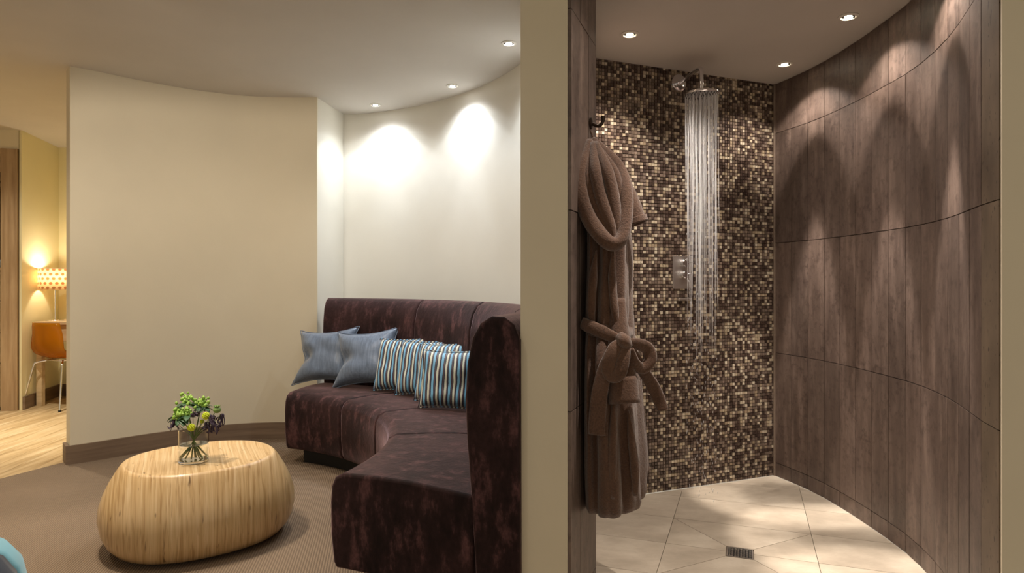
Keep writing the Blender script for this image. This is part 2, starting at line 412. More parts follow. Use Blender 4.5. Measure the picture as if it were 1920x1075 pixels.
W1 = c2([(-2.797, 4.15), (-2.698, 4.244), (-2.608, 4.345), (-2.496, 4.461), (-2.309, 4.625), (-2.121, 4.74), (-1.952, 4.81), (-1.787, 4.842), (-1.60, 4.85), (-1.441, 4.845)], 4)
wall_strip('wall_left', W1, 0.12, 0, ZC, M['cream'])
W2 = c2([(-1.372, 5.335), (-1.25, 5.33), (-1.097, 5.282), (-0.807, 5.137), (-0.522, 4.915), (-0.2575, 4.638), (-0.0965, 4.398), (0.033, 4.15), (0.13, 3.85), (0.20, 3.5)], 4)
wall_strip('wall_back', W2, 0.06, 0, ZC, M['cream_alcove'])
# return between the two curved walls
struct(obj('wall_return', prism([(-1.443, 4.846), (-1.372, 5.335), (-1.40, 5.45), (-1.60, 5.45), (-1.60, 4.852)], 0, ZC), M['cream_alcove'], smooth=30))
# partition between sofa alcove and shower
part_poly = [(0.179, 2.12), (0.294, 2.476), (0.291, 2.505), (0.372, 3.44), (0.30, 3.62), (0.20, 3.5), (0.25, 3.2), (0.25, 2.9), (0.215, 2.65), (0.150, 2.42), (0.0285, 2.174)]
wp = struct(obj('wall_partition', prism(part_poly, 0, ZC), M['cream'], smooth=None))
# skirting along the left wall
def skirt(name, P, h=0.118, t=0.018):
    Q = [(x, y) for x, y in offset_line(P, -t)]; bm = bmesh.new(); n = len(P)
    lo = [bm.verts.new((x, y, 0)) for x, y in P]; hi = [bm.verts.new((x, y, h)) for x, y in P]
    l2 = [bm.verts.new((x, y, 0)) for x, y in Q]; h2 = [bm.verts.new((x, y, h)) for x, y in Q]
    for i in range(n - 1):
        bm.faces.new([l2[i], l2[i + 1], h2[i + 1], h2[i]]); bm.faces.new([h2[i], h2[i + 1], hi[i + 1], hi[i]]); bm.faces.new([lo[i + 1], lo[i], hi[i], hi[i + 1]])
        bm.faces.new([lo[i], lo[i + 1], l2[i + 1], l2[i]])
    bm.faces.new([lo[0], l2[0], h2[0], hi[0]]); bm.faces.new([lo[-1], hi[-1], h2[-1], l2[-1]])
    return struct(obj(name, bm, M['skirting'], smooth=30))
w1o = offset_line(W1, 0.12)
skirt('baseboard_left', [(w1o[0][0] - 0.002, w1o[0][1])] + [(W1[0][0] - 0.004, W1[0][1] - 0.004)] + W1[1:])
skirt('baseboard_back', W2[:20], 0.118)

# shower shell --------------------------------------------------------------
CW = c2([(1.563, 3.908), (1.625, 3.70), (1.663, 3.503), (1.683, 3.193), (1.676, 2.82), (1.646, 2.62), (1.593, 2.42), (1.525, 2.235), (1.45, 2.06), (1.393, 1.92), (1.372, 1.85)], 6)
cw_base = [(x, y) for x, y in offset_line(CW, 0.014)]
wr = wall_strip('wall_curved', list(cw_base), 0.12, 0, ZC, M['grout_dark'])
ROWS = [(0.0, 0.08), (0.08, 0.732), (0.732, 1.384), (1.384, 2.036), (2.036, ZS)]
def clad(parent, P, rows, gap=0.0016, th=0.012):
    """one flat stone plank per segment of P and per row; planks stand proud of the wall behind"""
    for i in range(len(P) - 1):
        a, b = Vector(P[i]), Vector(P[i + 1]); t = (b - a).normalized(); nn = Vector((-t.y, t.x))
        a2 = a + t * gap; b2 = b - t * gap
        for (z0, z1) in rows:
            e = random.uniform(-0.0008, 0.0008)
            q = [a2 + nn * e, b2 + nn * e, b2 + nn * (th + e), a2 + nn * (th + e)]
            bm = prism([(v.x, v.y) for v in q], z0 + gap, z1 - gap)
            obj('stone_plank', bm, M['stone'], parent, smooth=None)
cwp = resample(CW, 15)
clad(wr, cwp[:-1], ROWS)
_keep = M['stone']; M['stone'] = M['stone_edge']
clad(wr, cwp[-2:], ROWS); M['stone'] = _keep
pr = [(0.179 + A.x * t + Bq.x * 0.012, 2.12 + A.y * t + Bq.y * 0.012) for t in (0.0, 0.125, 0.25, 0.374)]
clad(wp, pr, ROWS[:4] + [(2.036, ZC)], th=0.011)
pr2 = [(0.303, 2.505), (0.318, 2.66), (0.332, 2.82), (0.346, 2.98), (0.360, 3.14), (0.374, 3.30), (0.385, 3.42)]
clad(wp, pr2, ROWS, th=0.011)
# cream wall right of the shower
struct(obj('wall_right', prism([(1.3725, 1.842), (1.366, 1.828), (2.3, 1.50), (2.35, 1.62), (1.50, 1.92), (1.384, 1.850)], 0, ZC), M['cream'], smooth=None))
# mosaic wall
mc = Vector((1.563, 3.908)); md = Vector((-0.925, -0.379)).normalized(); mn = Vector((md.y, -md.x))   # mn points away from room?
if mn.dot(Vector((0, -1))) < 0: mn = -mn
mlen = (mc - Vector((0.39, 3.428))).length
def mpt(s, off): v = mc + md * s + mn * off; return (v.x, v.y)
wm = struct(obj('wall_shower', prism([mpt(-0.06, -0.006), mpt(mlen, -0.006), mpt(mlen, -0.12), mpt(-0.06, -0.12)], 0, ZS), M['grout_mosaic'], smooth=None))
def mosaic_mesh():
    p = 0.0184; g = 0.0009; nx = int(mlen / p); nz = int(ZS / p)
    verts = []; faces = []; cols = []
    dark = [(60, 46, 41), (68, 54, 49), (78, 62, 56)]; mid = [(114, 99, 88), (128, 112, 101), (102, 88, 78), (138, 121, 107)]; lite = [(184, 168, 142), (202, 188, 164), (166, 148, 124), (212, 200, 178)]
    for j in range(nz + 1):
        for i in range(nx + 1):
            s0 = i * p + g; s1 = min((i + 1) * p - g, mlen); z0 = j * p + g; z1 = min((j + 1) * p - g, ZS)
            if s1 - s0 < 0.003 or z1 - z0 < 0.003: continue
            d = random.uniform(-0.0003, 0.0004); c = 0.0012
            v = len(verts)
            for (s, z, o) in ((s0, z0, -0.006), (s1, z0, -0.006), (s1, z1, -0.006), (s0, z1, -0.006),
                              (s0 + c, z0 + c, d), (s1 - c, z0 + c, d), (s1 - c, z1 - c, d), (s0 + c, z1 - c, d)):
                x, y = mpt(s, o); verts.append((x, y, z))
            faces += [(v + 4, v + 5, v + 6, v + 7), (v, v + 1, v + 5, v + 4), (v + 1, v + 2, v + 6, v + 5), (v + 2, v + 3, v + 7, v + 6), (v + 3, v, v + 4, v + 7)]
            r = random.random(); k = dark if r < 0.34 else (mid if r < 0.75 else lite)
            cc = srgb(*random.choice(k)); cols += [cc] * 5
    me = bpy.data.meshes.new('mosaic_tiles'); me.from_pydata(verts, [], faces)
    at = me.color_attributes.new('tile_colour', 'FLOAT_COLOR', 'CORNER')
    flat = []
    for pgn, c in zip(me.polygons, cols): flat += list(c) * pgn.loop_total
    at.data.foreach_set('color', flat)
    bm = bmesh.new(); bm.from_mesh(me); bmesh.ops.recalc_face_normals(bm, faces=bm.faces); bm.to_mesh(me); bm.free()
    return me
mo = link('mosaic_tiles', mosaic_mesh(), M['mosaic'], wm); mo['kind'] = 'stuff'
# metal trim in the corner
struct(obj('trim_1', prism([mpt(-0.004, 0.0), mpt(0.008, 0.0), mpt(0.008, 0.006), mpt(-0.004, 0.012)], 0, ZS), Mat('taupe_trim', srgb(128, 112, 98), 0.5).m, smooth=None))

# ceilings -----------------------------------------------------------------
struct(obj('ceiling', box((-6.2, -0.6, ZC), (2.6, 7.6, ZC + 0.12)), M['ceiling'], smooth=None))
sh_c = [(0.30, 2.46), (0.19, 2.14), (0.95, 1.70), (1.37, 1.81)] + list(reversed([(x, y) for x, y in offset_line(CW, 0.012)][2:-1])) + [(1.563, 3.93), (0.37, 3.44)]
struct(obj('ceiling.001', prism(sh_c, ZS, ZC), M['ceiling'], smooth=None))

# floors -------------------------------------------------------------------
struct(obj('floor', prism([(-3.503, 2.493), (-2.86, 4.21), (-2.86, 5.6), (0.28, 5.6), (0.26, 3.2), (0.22, 2.55), (0.09, 2.16), (0.08, 1.90), (2.6, 1.0), (2.6, -0.6), (-4.66, -0.6)], -0.1, 0.0), M['carpet'], smooth=None))
wood_reg = [(-4.66, -0.6), (-3.503, 2.493), (-2.86, 4.21), (-2.86, 7.5), (-6.1, 7.5), (-6.1, -0.6)]
wf = struct(obj('floor.001', prism(wood_reg, -0.1, -0.012), M['grout_dark'], smooth=None))
wd = Vector((-0.14, 0.99)).normalized(); wx = Vector((wd.y, -wd.x))
reg_b = inset(wood_reg, 0.001)
for i in range(-32, 10):
    off = 0.13 * ((i * 37) % 9)
    for j in range(-1, 5):
        c0 = i * 0.14 ; y0 = j * 1.9 + off
        q = [Vector((-2.4, 2.2)) + wx * (c0 + a) + wd * (y0 + b) for a, b in ((0.001, 0.001), (0.139, 0.001), (0.139, 1.898), (0.001, 1.898))]
        pl = clip([(v.x, v.y) for v in q], reg_b)
        if len(pl) < 3 or abs(area(pl)) < 0.004: continue
        if max(v[1] for v in pl) < 3.2: continue
        o = obj('floor_board', prism(pl, -0.012, 0.0), M['floorwood'], wf, smooth=None)
# part of the wood floor out of view in front
obj('floor_board', prism([(-4.66, -0.6), (-3.503, 2.493), (-3.30, 3.02), (-6.1, 3.0), (-6.1, -0.6)], -0.012, -0.002), M['floorwood'], wf, smooth=None)

cwi = [(x, y) for x, y in CW]
sh_reg = [(0.388, 3.42), (0.352, 2.50), (0.305, 2.472), (0.192, 2.115), (0.12, 1.91), (1.30, 1.50), (1.385, 1.86)] + list(reversed(cwi[6:-3:4])) + [(1.563, 3.905)]
# convex hull style region for clipping
def hull(P):
    P = sorted(set(P)); 
    def half(Q):
        o = []
        for p in Q:
            while len(o) > 1 and (o[-1][0] - o[-2][0]) * (p[1] - o[-2][1]) - (o[-1][1] - o[-2][1]) * (p[0] - o[-2][0]) <= 0: o.pop()
            o.append(p)
        return o
    a = half(P); b = half(reversed(P)); return a[:-1] + b[:-1]
reg_s = hull([(0.388, 3.42), (0.285, 2.52), (0.285, 2.9), (0.10, 1.94), (1.30, 1.50), (1.385, 1.86), (1.563, 3.905)] + cwi[:-4])
sf = struct(obj('floor.002', prism(reg_s, -0.1, -0.008), M['grout'], smooth=None))
def lf(b, a): v = Bq * b + A * a; return (v.x, v.y)
bl = [-0.337 + 0.613 * k for k in range(-2, 4)]
al = [1.63, 1.96, 2.295, 2.625, 2.954, 3.282, 3.628, 3.96, 4.29]
dr_b = (0.969 * Bq.x + 2.79 * Bq.y); dr_a = (0.969 * A.x + 2.79 * A.y)
hw, hh = 0.056, 0.056
def ftile_poly(poly):
    if area(poly) < 0: poly = list(reversed(poly))
    pl = clip(poly, reg_s)
    if len(pl) < 3 or area(pl) < 0.0015: return
    pl = inset(pl, 0.0011)
    if len(pl) < 3 or area(pl) < 0.001: return
    obj('floor_tile', prism(pl, -0.008, 0.0), M['ftile'], sf, smooth=None)
b0, b1 = bl[2], bl[3]; a0, a1, am = al[3], al[5], al[4]
for i in range(len(bl) - 1):
    for j in range(len(al) - 1):
        if i == 2 and j in (3, 4): continue
        ftile_poly([lf(bl[i], al[j]), lf(bl[i + 1], al[j]), lf(bl[i + 1], al[j + 1]), lf(bl[i], al[j + 1])])
D0, D1, E0, E1 = dr_b - hw, dr_b + hw, dr_a - hh, dr_a + hh
ftile_poly([lf(b0, a1), lf(b1, a1), lf(D1, E1), lf(D0, E1)])
ftile_poly([lf(b0, a0), lf(b1, a0), lf(D1, E0), lf(D0, E0)])
ftile_poly([lf(b0, a1), lf(D0, E1), lf(D0, dr_a), lf(b0, am)]); ftile_poly([lf(b0, am), lf(D0, dr_a), lf(D0, E0), lf(b0, a0)])
ftile_poly([lf(b1, a1), lf(D1, E1), lf(D1, dr_a), lf(b1, am)]); ftile_poly([lf(b1, am), lf(D1, dr_a), lf(D1, E0), lf(b1, a0)])
# drain
dx, dy = lf(dr_b, dr_a)
dt = thing('floor_drain', 'small square metal drain with a perforated grate set in the pale shower floor', 'drain', (dx, dy, 0), math.atan2(Bq.y, Bq.x))
bm = bmesh.new(); h = 0.053
for lo, hi in (((-h, -h), (h, -h + 0.006)), ((-h, h - 0.006), (h, h)), ((-h, -h + 0.006), (-h + 0.006, h - 0.006)), ((h - 0.006, -h + 0.006), (h, h - 0.006))):
    add_box(bm, (lo[0], lo[1], -0.007), (hi[0], hi[1], 0.001))
obj('frame', bm, M['steel'], dt, smooth=None)
bm = bmesh.new(); add_box(bm, (-h + 0.006, -h + 0.006, -0.0078), (h - 0.006, h - 0.006, -0.007))
obj('basin', bm, M['black'], dt, smooth=None)
bm = bmesh.new()
for i in range(8):
    for j in range(8):
        cx, cy = -0.0415 + i * 0.0118, -0.0415 + j * 0.0118
        rr = 0.0035 + 0.0012 * ((i + j) % 2); k = 6
        add_prism(bm, [(cx + rr * math.cos(q * PI / 3 + i), cy + rr * math.sin(q * PI / 3 + i)) for q in range(k)], -0.007, -0.001)
gr = obj('grate', bm, M['steel'], dt, smooth=None); gr['kind'] = 'stuff'

# hallway ------------------------------------------------------------------
struct(obj('wall_hall', prism([(-4.410, 5.90), (-4.602, 6.66), (-4.63, 6.66), (-4.435, 5.905)], 0, ZC), M['yellow'], smooth=None))
struct(obj('wall_hall.001', box((-4.62, 6.66, 0), (-2.7, 6.8, ZC)), M['yellow'], smooth=None))
struct(obj('wall_hall.002', prism([(-2.86, 4.32), (-2.74, 4.40), (-2.74, 6.66), (-2.86, 6.66)], 0, ZC), M['yellow'], smooth=None))
struct(obj('wall_hall.003', prism([(-6.1, 5.47), (-4.440, 5.905), (-4.57, 6.42), (-6.1, 6.02)], 2.352, ZC), M['cream'], smooth=None))
struct(obj('wall_hall.004', box((-6.2, 2.2, 0), (-6.1, 6.66, ZC)), M['yellow'], smooth=None))
skirt('baseboard_hall', [(-4.413, 5.915), (-4.602, 6.66), (-4.56, 6.66)][:2])
skirt('baseboard_hall.001', [(-4.59, 6.66), (-2.9, 6.66)])

# ------------------------------------------------------------------ downlights
def downlight(x, y, z, label, group, warm, power, beam, col, spot=True, tilt=(0, 0, 0)):
    t = thing('ceiling_downlight', label, 'downlight', (x, y, z), 0, group)
    bm = lathe([(0.030, -0.0005), (0.043, -0.0005), (0.044, -0.003), (0.040, -0.006), (0.031, -0.007), (0.028, -0.004), (0.030, -0.0005)], 28)
    obj('trim_ring', bm, M['white_metal'], t)
    obj('reflector', lathe([(0.0, -0.0008), (0.0295, -0.0008), (0.0285, -0.003), (0.017, -0.0032)], 24), M['chrome'], t)
    obj('lamp', lathe([(0.0, -0.0062), (0.012, -0.0058), (0.0165, -0.0045), (0.017, -0.003)], 20), M['bulb_warm' if warm else 'bulb_cool'], t)
    for s in (-1, 1): obj('clip', box((s * 0.0235 - 0.003, -0.004, -0.006), (s * 0.0235 + 0.003, 0.004, -0.0031)), M['black'], t, smooth=None)
    l = ies_light('downlight_beam', (0, 0, -0.02), power, col, beam, tilt, parent=t)
    return t
WARM = (1.0, 0.88, 0.77); COOL = (0.84, 0.91, 1.0)
GL = 'recessed downlights over the sofa alcove'; GS = 'recessed downlights in the shower ceiling'
downlight(-1.052, 5.053, ZC, 'recessed ceiling downlight nearest the alcove corner, farthest left of the three over the sofa', GL, 0, P_LIVING, BEAM_LIVING, COOL)
downlight(-0.414, 4.566, ZC, 'recessed ceiling downlight over the middle of the sofa, between two others', GL, 0, P_LIVING, BEAM_LIVING, COOL)
downlight(-0.018, 3.753, ZC, 'bright recessed ceiling downlight right beside the cream partition over the sofa', GL, 0, P_LIVING, BEAM_LIVING, COOL)
downlight(0.559, 3.112, ZS, 'recessed downlight in the shower ceiling above the bathrobe, left of the shower head', GS, 1, P_SHOWER * 0.5, [(0, 0.25), (10, 0.3), (18, 0.45), (30, 0.35), (42, 0.2), (60, 0.0)], WARM)
downlight(1.470, 3.537, ZS, 'recessed downlight in the shower ceiling close to the mosaic and stone corner', GS, 1, P_SHOWER, BEAM_SHOWER, WARM)
downlight(1.490, 2.906, ZS, 'recessed downlight in the shower ceiling above the curved stone wall, nearer the viewer', GS, 1, P_SHOWER, BEAM_SHOWER, WARM)
# downlights of the room out of the frame, plus one added wall fill
ies_light('shower_front_downlight', (1.41, 2.36, ZS - 0.02), P_SHOWER, WARM, BEAM_SHOWER)
ies_light('shower_robe_downlight', (0.66, 2.02, ZS - 0.02), P_SHOWER * 0.32, WARM, BEAM_ROOM)
ies_light('room_downlight', (-1.75, 2.55, ZC - 0.02), P_ROOM, (1, 0.88, 0.72), BEAM_ROOM)
ies_light('room_downlight_left', (-3.1, 3.0, ZC - 0.02), P_ROOM, (1, 0.88, 0.72), BEAM_ROOM)
ies_light('added_wall_fill', (-1.75, 2.9, ZC - 0.03), P_ROOM * 0.5, (1, 0.88, 0.74), BEAM_WIDE, tilt=(R(24), 0, R(8)), radius=0.06)  # unseen tilted spot, added to brighten the upper left wall
ies_light('room_downlight_near', (-0.95, 1.75, ZC - 0.02), P_ROOM * 0.35, (1, 0.9, 0.76), BEAM_ROOM)
ies_light('room_downlight_mid', (-0.95, 3.65, ZC - 0.02), P_ROOM * 0.5, (1, 0.93, 0.85), BEAM_ROOM)
ies_light('hall_downlight', (-3.9, 4.9, ZC - 0.02), P_HALL, (1, 0.9, 0.72), BEAM_ROOM)

# ------------------------------------------------------------------ sofa
SO = Vector((-1.9, 2.9)); CA = [-21.5, 5.0, 28.0, 48.0]
def ang_end(r): return 69.4 + (r - 1.33) * 6.7
sofa = thing('curved_sofa', 'large curved dark aubergine velvet sofa wrapping the alcove, on a black plinth', 'sofa', (SO.x, SO.y, 0))
def sector(prof, a0, a1, n=10, bulge=0.0, end_rot=False):
    """sweep profile (r,z) between angles; a1 may be None for the skewed far end"""
    bm = bmesh.new(); rings = []
    for i in range(n + 1):
        f = i / n; ring = []
        for r, z in prof:
            e = ang_end(r) if a1 is None else a1
            th = R(a0 + (e - a0) * f)
            ring.append(bm.verts.new((r * math.cos(th), r * math.sin(th), z)))
        rings.append(ring)
    m = len(prof)
    for a, b in zip(rings, rings[1:]):
        for q in range(m): bm.faces.new([a[q], a[(q + 1) % m], b[(q + 1) % m], b[q]])
    bm.faces.new(rings[0]); bm.faces.new(list(reversed(rings[-1])))
    return bm
seat_prof = [(1.345, 0.10), (1.332, 0.12), (1.320, 0.22), (1.318, 0.34), (1.323, 0.40), (1.34, 0.434), (1.375, 0.452), (1.52, 0.455), (1.66, 0.452), (1.78, 0.442), (1.90, 0.43), (1.90, 0.095)]
back_prof = [(1.915, 0.04), (1.902, 0.25), (1.888, 0.45), (1.874, 0.62), (1.868, 0.76), (1.876, 0.88), (1.895, 0.965), (1.925, 1.015), (1.965, 1.038), (2.01, 1.035), (2.045, 1.01), (2.063, 0.96), (2.065, 0.04)]
segs = [(-21.5, 5.0), (5.0, 28.0), (28.0, 48.0), (48.0, None)]
gp = 0.12
for a0, a1 in segs:
    b1 = None if a1 is None else a1 - gp
    o = obj('seat_section', sector(seat_prof, a0 + gp, b1), M['velvet'], sofa, smooth=50); mod_bevel(o, 0.012, 3, 60)
    pp = back_prof
    o = obj('backrest_section', sector(pp, a0 + gp, b1), M['velvet'], sofa, smooth=50); mod_bevel(o, 0.012, 3, 60)
pl_prof = [(1.42, 0.0), (1.42, 0.10), (1.84, 0.10), (1.84, 0.0)]
obj('plinth', sector(pl_prof, -18.5, 66.5, 40), M['plinth'], sofa, smooth=30)

# ------------------------------------------------------------------ cushions
def cushion_mesh(w, h, t, pinch, n=22, fold=0.0, seed=0):
    bm = bmesh.new(); top = {}; bot = {}
    for j in range(n + 1):
        for i in range(n + 1):
            u = -1 + 2 * i / n; v = -1 + 2 * j / n
            x = u * (1 - pinch * (1 - v * v)) * w / 2; z = v * (1 - pinch * (1 - u * u)) * h / 2
            prof = ((1 - u ** 4) * (1 - v ** 4)) ** 0.55
            y = prof * t / 2
            nz = noise.noise(Vector((u * 1.6 + seed, v * 1.6, seed * 3.1)))
            crease = 1 - fold * math.exp(-((u + 0.75) ** 2) / 0.10 - ((v - 0.0) ** 2) / 0.05)
            y2 = y * (1 + 0.22 * nz) * crease
            x += fold * 0.10 * w * math.exp(-((u + 1) ** 2) / 0.15 - (v + 0.15) ** 2 / 0.12)
            top[i, j] = bm.verts.new((x, -y2, z))
            bot[i, j] = top[i, j] if i in (0, n) or j in (0, n) else bm.verts.new((x, y * 0.8, z))
    for j in range(n):
        for i in range(n):
            bm.faces.new([top[i, j], top[i + 1, j], top[i + 1, j + 1], top[i, j + 1]])
            bm.faces.new([bot[i, j], bot[i, j + 1], bot[i + 1, j + 1], bot[i + 1, j]])
    return bm
def piping(w, h, pinch, r, fold=0):
    P = []
    for s in range(4):
        for i in range(10):
            k = -1 + 2 * i / 10
            u, v = ((k, -1), (1, k), (-k, 1), (-1, -k))[s]
            P.append(Vector((u * (1 - pinch * (1 - v * v)) * w / 2 + fold * 0.10 * w * math.exp(-((u + 1) ** 2) / 0.15 - (v + 0.15) ** 2 / 0.12), 0, v * (1 - pinch * (1 - u * u)) * h / 2)))
    P.append(P[0]); return sweep(P, r, k=2, seg=6, face=(0, 1, 0))
def cushion(px, D, z0, w, h, t, yaw, lean, roll, mat, label, group, pinch=0.07, fold=0, seed=0, name='throw_cushion'):
    x = (px - 960) / 1230 * D
    tt = thing(name, label, 'cushion', (x, D, z0), 0, group)
    # pivot at bottom centre
    c = obj('cover', cushion_mesh(w, h, t, pinch, fold=fold, seed=seed), mat, tt, smooth=180); mod_sub(c, 1)
    p = obj('piping', piping(w, h, pinch, 0.0035, fold), mat, tt, smooth=180)
    for o in (c, p): o.location = (0, 0, h / 2)
    tt.rotation_mode = 'XYZ'
    tt.rotation_euler = (R(-lean), R(roll), R(yaw))
    return tt
GB = 'plain slate-blue cushions on the sofa'; GT = 'blue, cream and navy striped cushions on the sofa'
zt = 0.462
cushion(603, 4.45, zt, 0.46, 0.40, 0.15, -14, 24, -5, M['satin'], 'plain slate-blue satin cushion at the far left end of the sofa', GB, 0.17, 0.8, 1)
cushion(681, 4.30, zt, 0.46, 0.40, 0.15, -14, 22, -6, M['satin'], 'plain slate-blue satin cushion resting against the first striped cushion', GB, 0.17, 0.75, 5)
cushion(745, 4.16, zt, 0.35, 0.345, 0.12, -18, 20, -2, M['stripes'], 'striped cushion leftmost of the four, next to the plain blue cushions', GT, 0.06, 0, 9)
cushion(788, 4.00, zt, 0.35, 0.345, 0.12, -18, 20, -2, M['stripes'], 'striped cushion second from the plain blue cushions', GT, 0.06, 0, 12)
cushion(827, 3.82, zt, 0.35, 0.345, 0.12, -18, 20, -3, M['stripes'], 'striped cushion third from the plain blue ones, mostly hidden by the frontmost striped one', GT, 0.06, 0, 15)
cushion(836, 3.60, zt - 0.005, 0.31, 0.325, 0.12, -6, 17, 1, M['stripes'], 'frontmost striped cushion, fully visible, nearest the tall sofa back', GT, 0.06, 0, 21)

# ------------------------------------------------------------------ coffee table
TC = (-1.405, 2.965)
table = thing('coffee_table', 'low rounded pebble-shaped coffee table of laminated pale wood with a dished top', 'coffee table', (TC[0], TC[1], 0))
def blob(z_r, n=56, lo=None):
    bm = bmesh.new(); rings = []
    for z, sa, sb, ox, oy in z_r:
        ring = []
        for i in range(n):
            t = 2 * PI * i / n; ct, st = math.cos(t), math.sin(t); e = 2 / 2.25
            x = sa * math.copysign(abs(ct) ** e, ct); y = sb * math.copysign(abs(st) ** e, st)
            a = R(38); ring.append(bm.verts.new((x * math.cos(a) - y * math.sin(a) + ox, x * math.sin(a) + y * math.cos(a) + oy, z)))
        rings.append(ring)
    for a, b in zip(rings, rings[1:]):
        for q in range(n): bm.faces.new([a[q], a[(q + 1) % n], b[(q + 1) % n], b[q]])
    bm.faces.new(list(reversed(rings[0]))); bm.faces.new(rings[-1]); return bm
HT = 0.365
body = [(0.012, 0.318, 0.288, 0, 0), (0.02, 0.345, 0.312, 0, 0), (0.05, 0.372, 0.336, 0, 0), (0.09, 0.390, 0.353, 0, 0), (0.14, 0.399, 0.361, 0, 0), (0.19, 0.395, 0.358, 0, 0), (0.24, 0.380, 0.344, 0, 0),
        (0.29, 0.357, 0.323, 0, 0), (0.33, 0.334, 0.302, 0, 0), (0.355, 0.318, 0.288, 0, 0), (0.364, 0.309, 0.280, 0, 0), (0.366, 0.301, 0.272, 0, 0), (0.363, 0.292, 0.264, 0, 0), (0.357, 0.282, 0.255, 0, 0), (0.354, 0.26, 0.235, 0, 0), (0.353, 0.14, 0.127, 0, 0)]
o = obj('body', blob(body), M['ply'], table, smooth=180)
obj('foot', blob([(0.0, 0.27, 0.24, 0, 0), (0.013, 0.27, 0.24, 0, 0)]), M['plinth'], table)

# ------------------------------------------------------------------ vase and flowers
VX = (363 - 960) / 1230 * 2.92; VY = 2.92; VZ = 0.3545
vase = thing('glass_vase', 'clear straight-sided glass vase half full of water on the coffee table', 'vase', (VX, VY, VZ))
rv = 0.063; hv = 0.145
obj('glass_body', lathe([(0, 0.0), (rv - 0.003, 0.0), (rv, 0.003), (rv, hv), (rv - 0.0015, hv + 0.001), (rv - 0.003, hv), (rv - 0.003, 0.010), (0, 0.009)], 40), M['glass'], vase)
obj('water', lathe([(0, 0.0101), (rv - 0.0034, 0.0108), (rv - 0.0034, 0.078), (0, 0.078)], 40), glass('vase_water', (0.98, 0.99, 0.97, 1), 0, 1.33), vase)
def add_ball(bm, c, r, sub=1, sq=(1, 1, 1)):
    m = Matrix.Translation(c) @ Matrix.Diagonal((sq[0], sq[1], sq[2], 1)); bmesh.ops.create_icosphere(bm, subdivisions=sub, radius=r, matrix=m)
def add_leaf(bm, base, d, L, wd_, curl=0.3):
    d = Vector(d).normalized(); s = d.cross(Vector((0, 0, 1)));
    if s.length < 0.1: s = Vector((1, 0, 0))
    s.normalize(); u = s.cross(d); n = 6; rows = []
    for i in range(n + 1):
        f = i / n; c = Vector(base) + d * (L * f) - u * (curl * L * f * f)
        ww = wd_ * math.sin(PI * min(1, f * 0.93 + 0.05)) ** 0.8
        rows.append([bm.verts.new(c - s * ww + u * ww * 0.25), bm.verts.new(c), bm.verts.new(c + s * ww + u * ww * 0.25)])
    for a, b in zip(rows, rows[1:]):
        for q in range(2): bm.faces.new([a[q], a[q + 1], b[q + 1], b[q]])
def solid(o, t=0.001):
    m = o.modifiers.new('s', 'SOLIDIFY'); m.thickness = t; return o
def fpt(px, py, d=0.0):
    """point of the bouquet plane, local to the vase"""
    return Vector(((px - 363) * 2.92 / 1230, d, 1.15 - (py - 530) * 2.92 / 1230 - VZ))
def stem_path(tip, seed):
    a = random.Random(seed); bx = -tip.x * 0.75 + a.uniform(-0.012, 0.012); by = -tip.y * 0.6 + a.uniform(-0.015, 0.015)
    bx = max(-0.046, min(0.046, bx)); by = max(-0.03, min(0.03, by))
    k = Vector((tip.x * 0.16, tip.y * 0.15, 0.115))
    return [Vector((bx, by, 0.0135)), Vector((bx * 0.35, by * 0.4, 0.062)), k, tip.lerp(k, 0.45) , tip]
GF = 'cut flowers and foliage in the glass vase'
def place_v(name, label, cat): return thing(name, label, cat, (VX, VY, VZ), 0, GF)
sprigs = [(338, 772, -0.01), (346, 752, 0.02), (372, 757, 0.03), (331, 780, 0.03), (381, 755, -0.01), (360, 768, -0.04), (350, 775, -0.05)]
for q, (px, py, d) in enumerate(sprigs):
    t = place_v('budded_sprig', ['lime-green budded sprig at the left of the bouquet, above the vase rim', 'tallest lime-green budded sprig at the top left of the bouquet', 'lime-green budded sprig at the top middle of the bouquet, behind its neighbours',
        'outermost lime-green budded sprig, lowest on the left side of the bouquet', 'rightmost lime-green budded sprig at the top of the bouquet', 'front lime-green budded sprig at the centre of the bouquet', 'foremost lime-green budded sprig between the centre and the left'][q], 'flower')
    tip = fpt(px, py, d); obj('stem', sweep(stem_path(tip, q), [0.0024, 0.0024, 0.002, 0.0016, 0.001], k=4, seg=6), M['stem'], t)
    rr = random.Random(q + 50); bm = bmesh.new()
    for i in range(24):
        c = tip + Vector((rr.gauss(0, 0.0125), rr.gauss(0, 0.012), rr.gauss(0.0, 0.0125))); add_ball(bm, c, rr.uniform(0.0052, 0.0088), 1, (1, 1, 1.25))
    obj('bud_cluster', bm, M['berry'], t, smooth=180)
    for i in range(6):
        an = rr.uniform(0, 2 * PI); bm = bmesh.new()
        add_leaf(bm, tip - Vector((0, 0, 0.02)), (math.cos(an), math.sin(an), rr.uniform(-0.1, 0.6)), rr.uniform(0.035, 0.055), 0.015, 0.5)
        solid(obj('leaf', bm, M['leaf'], t, smooth=180))
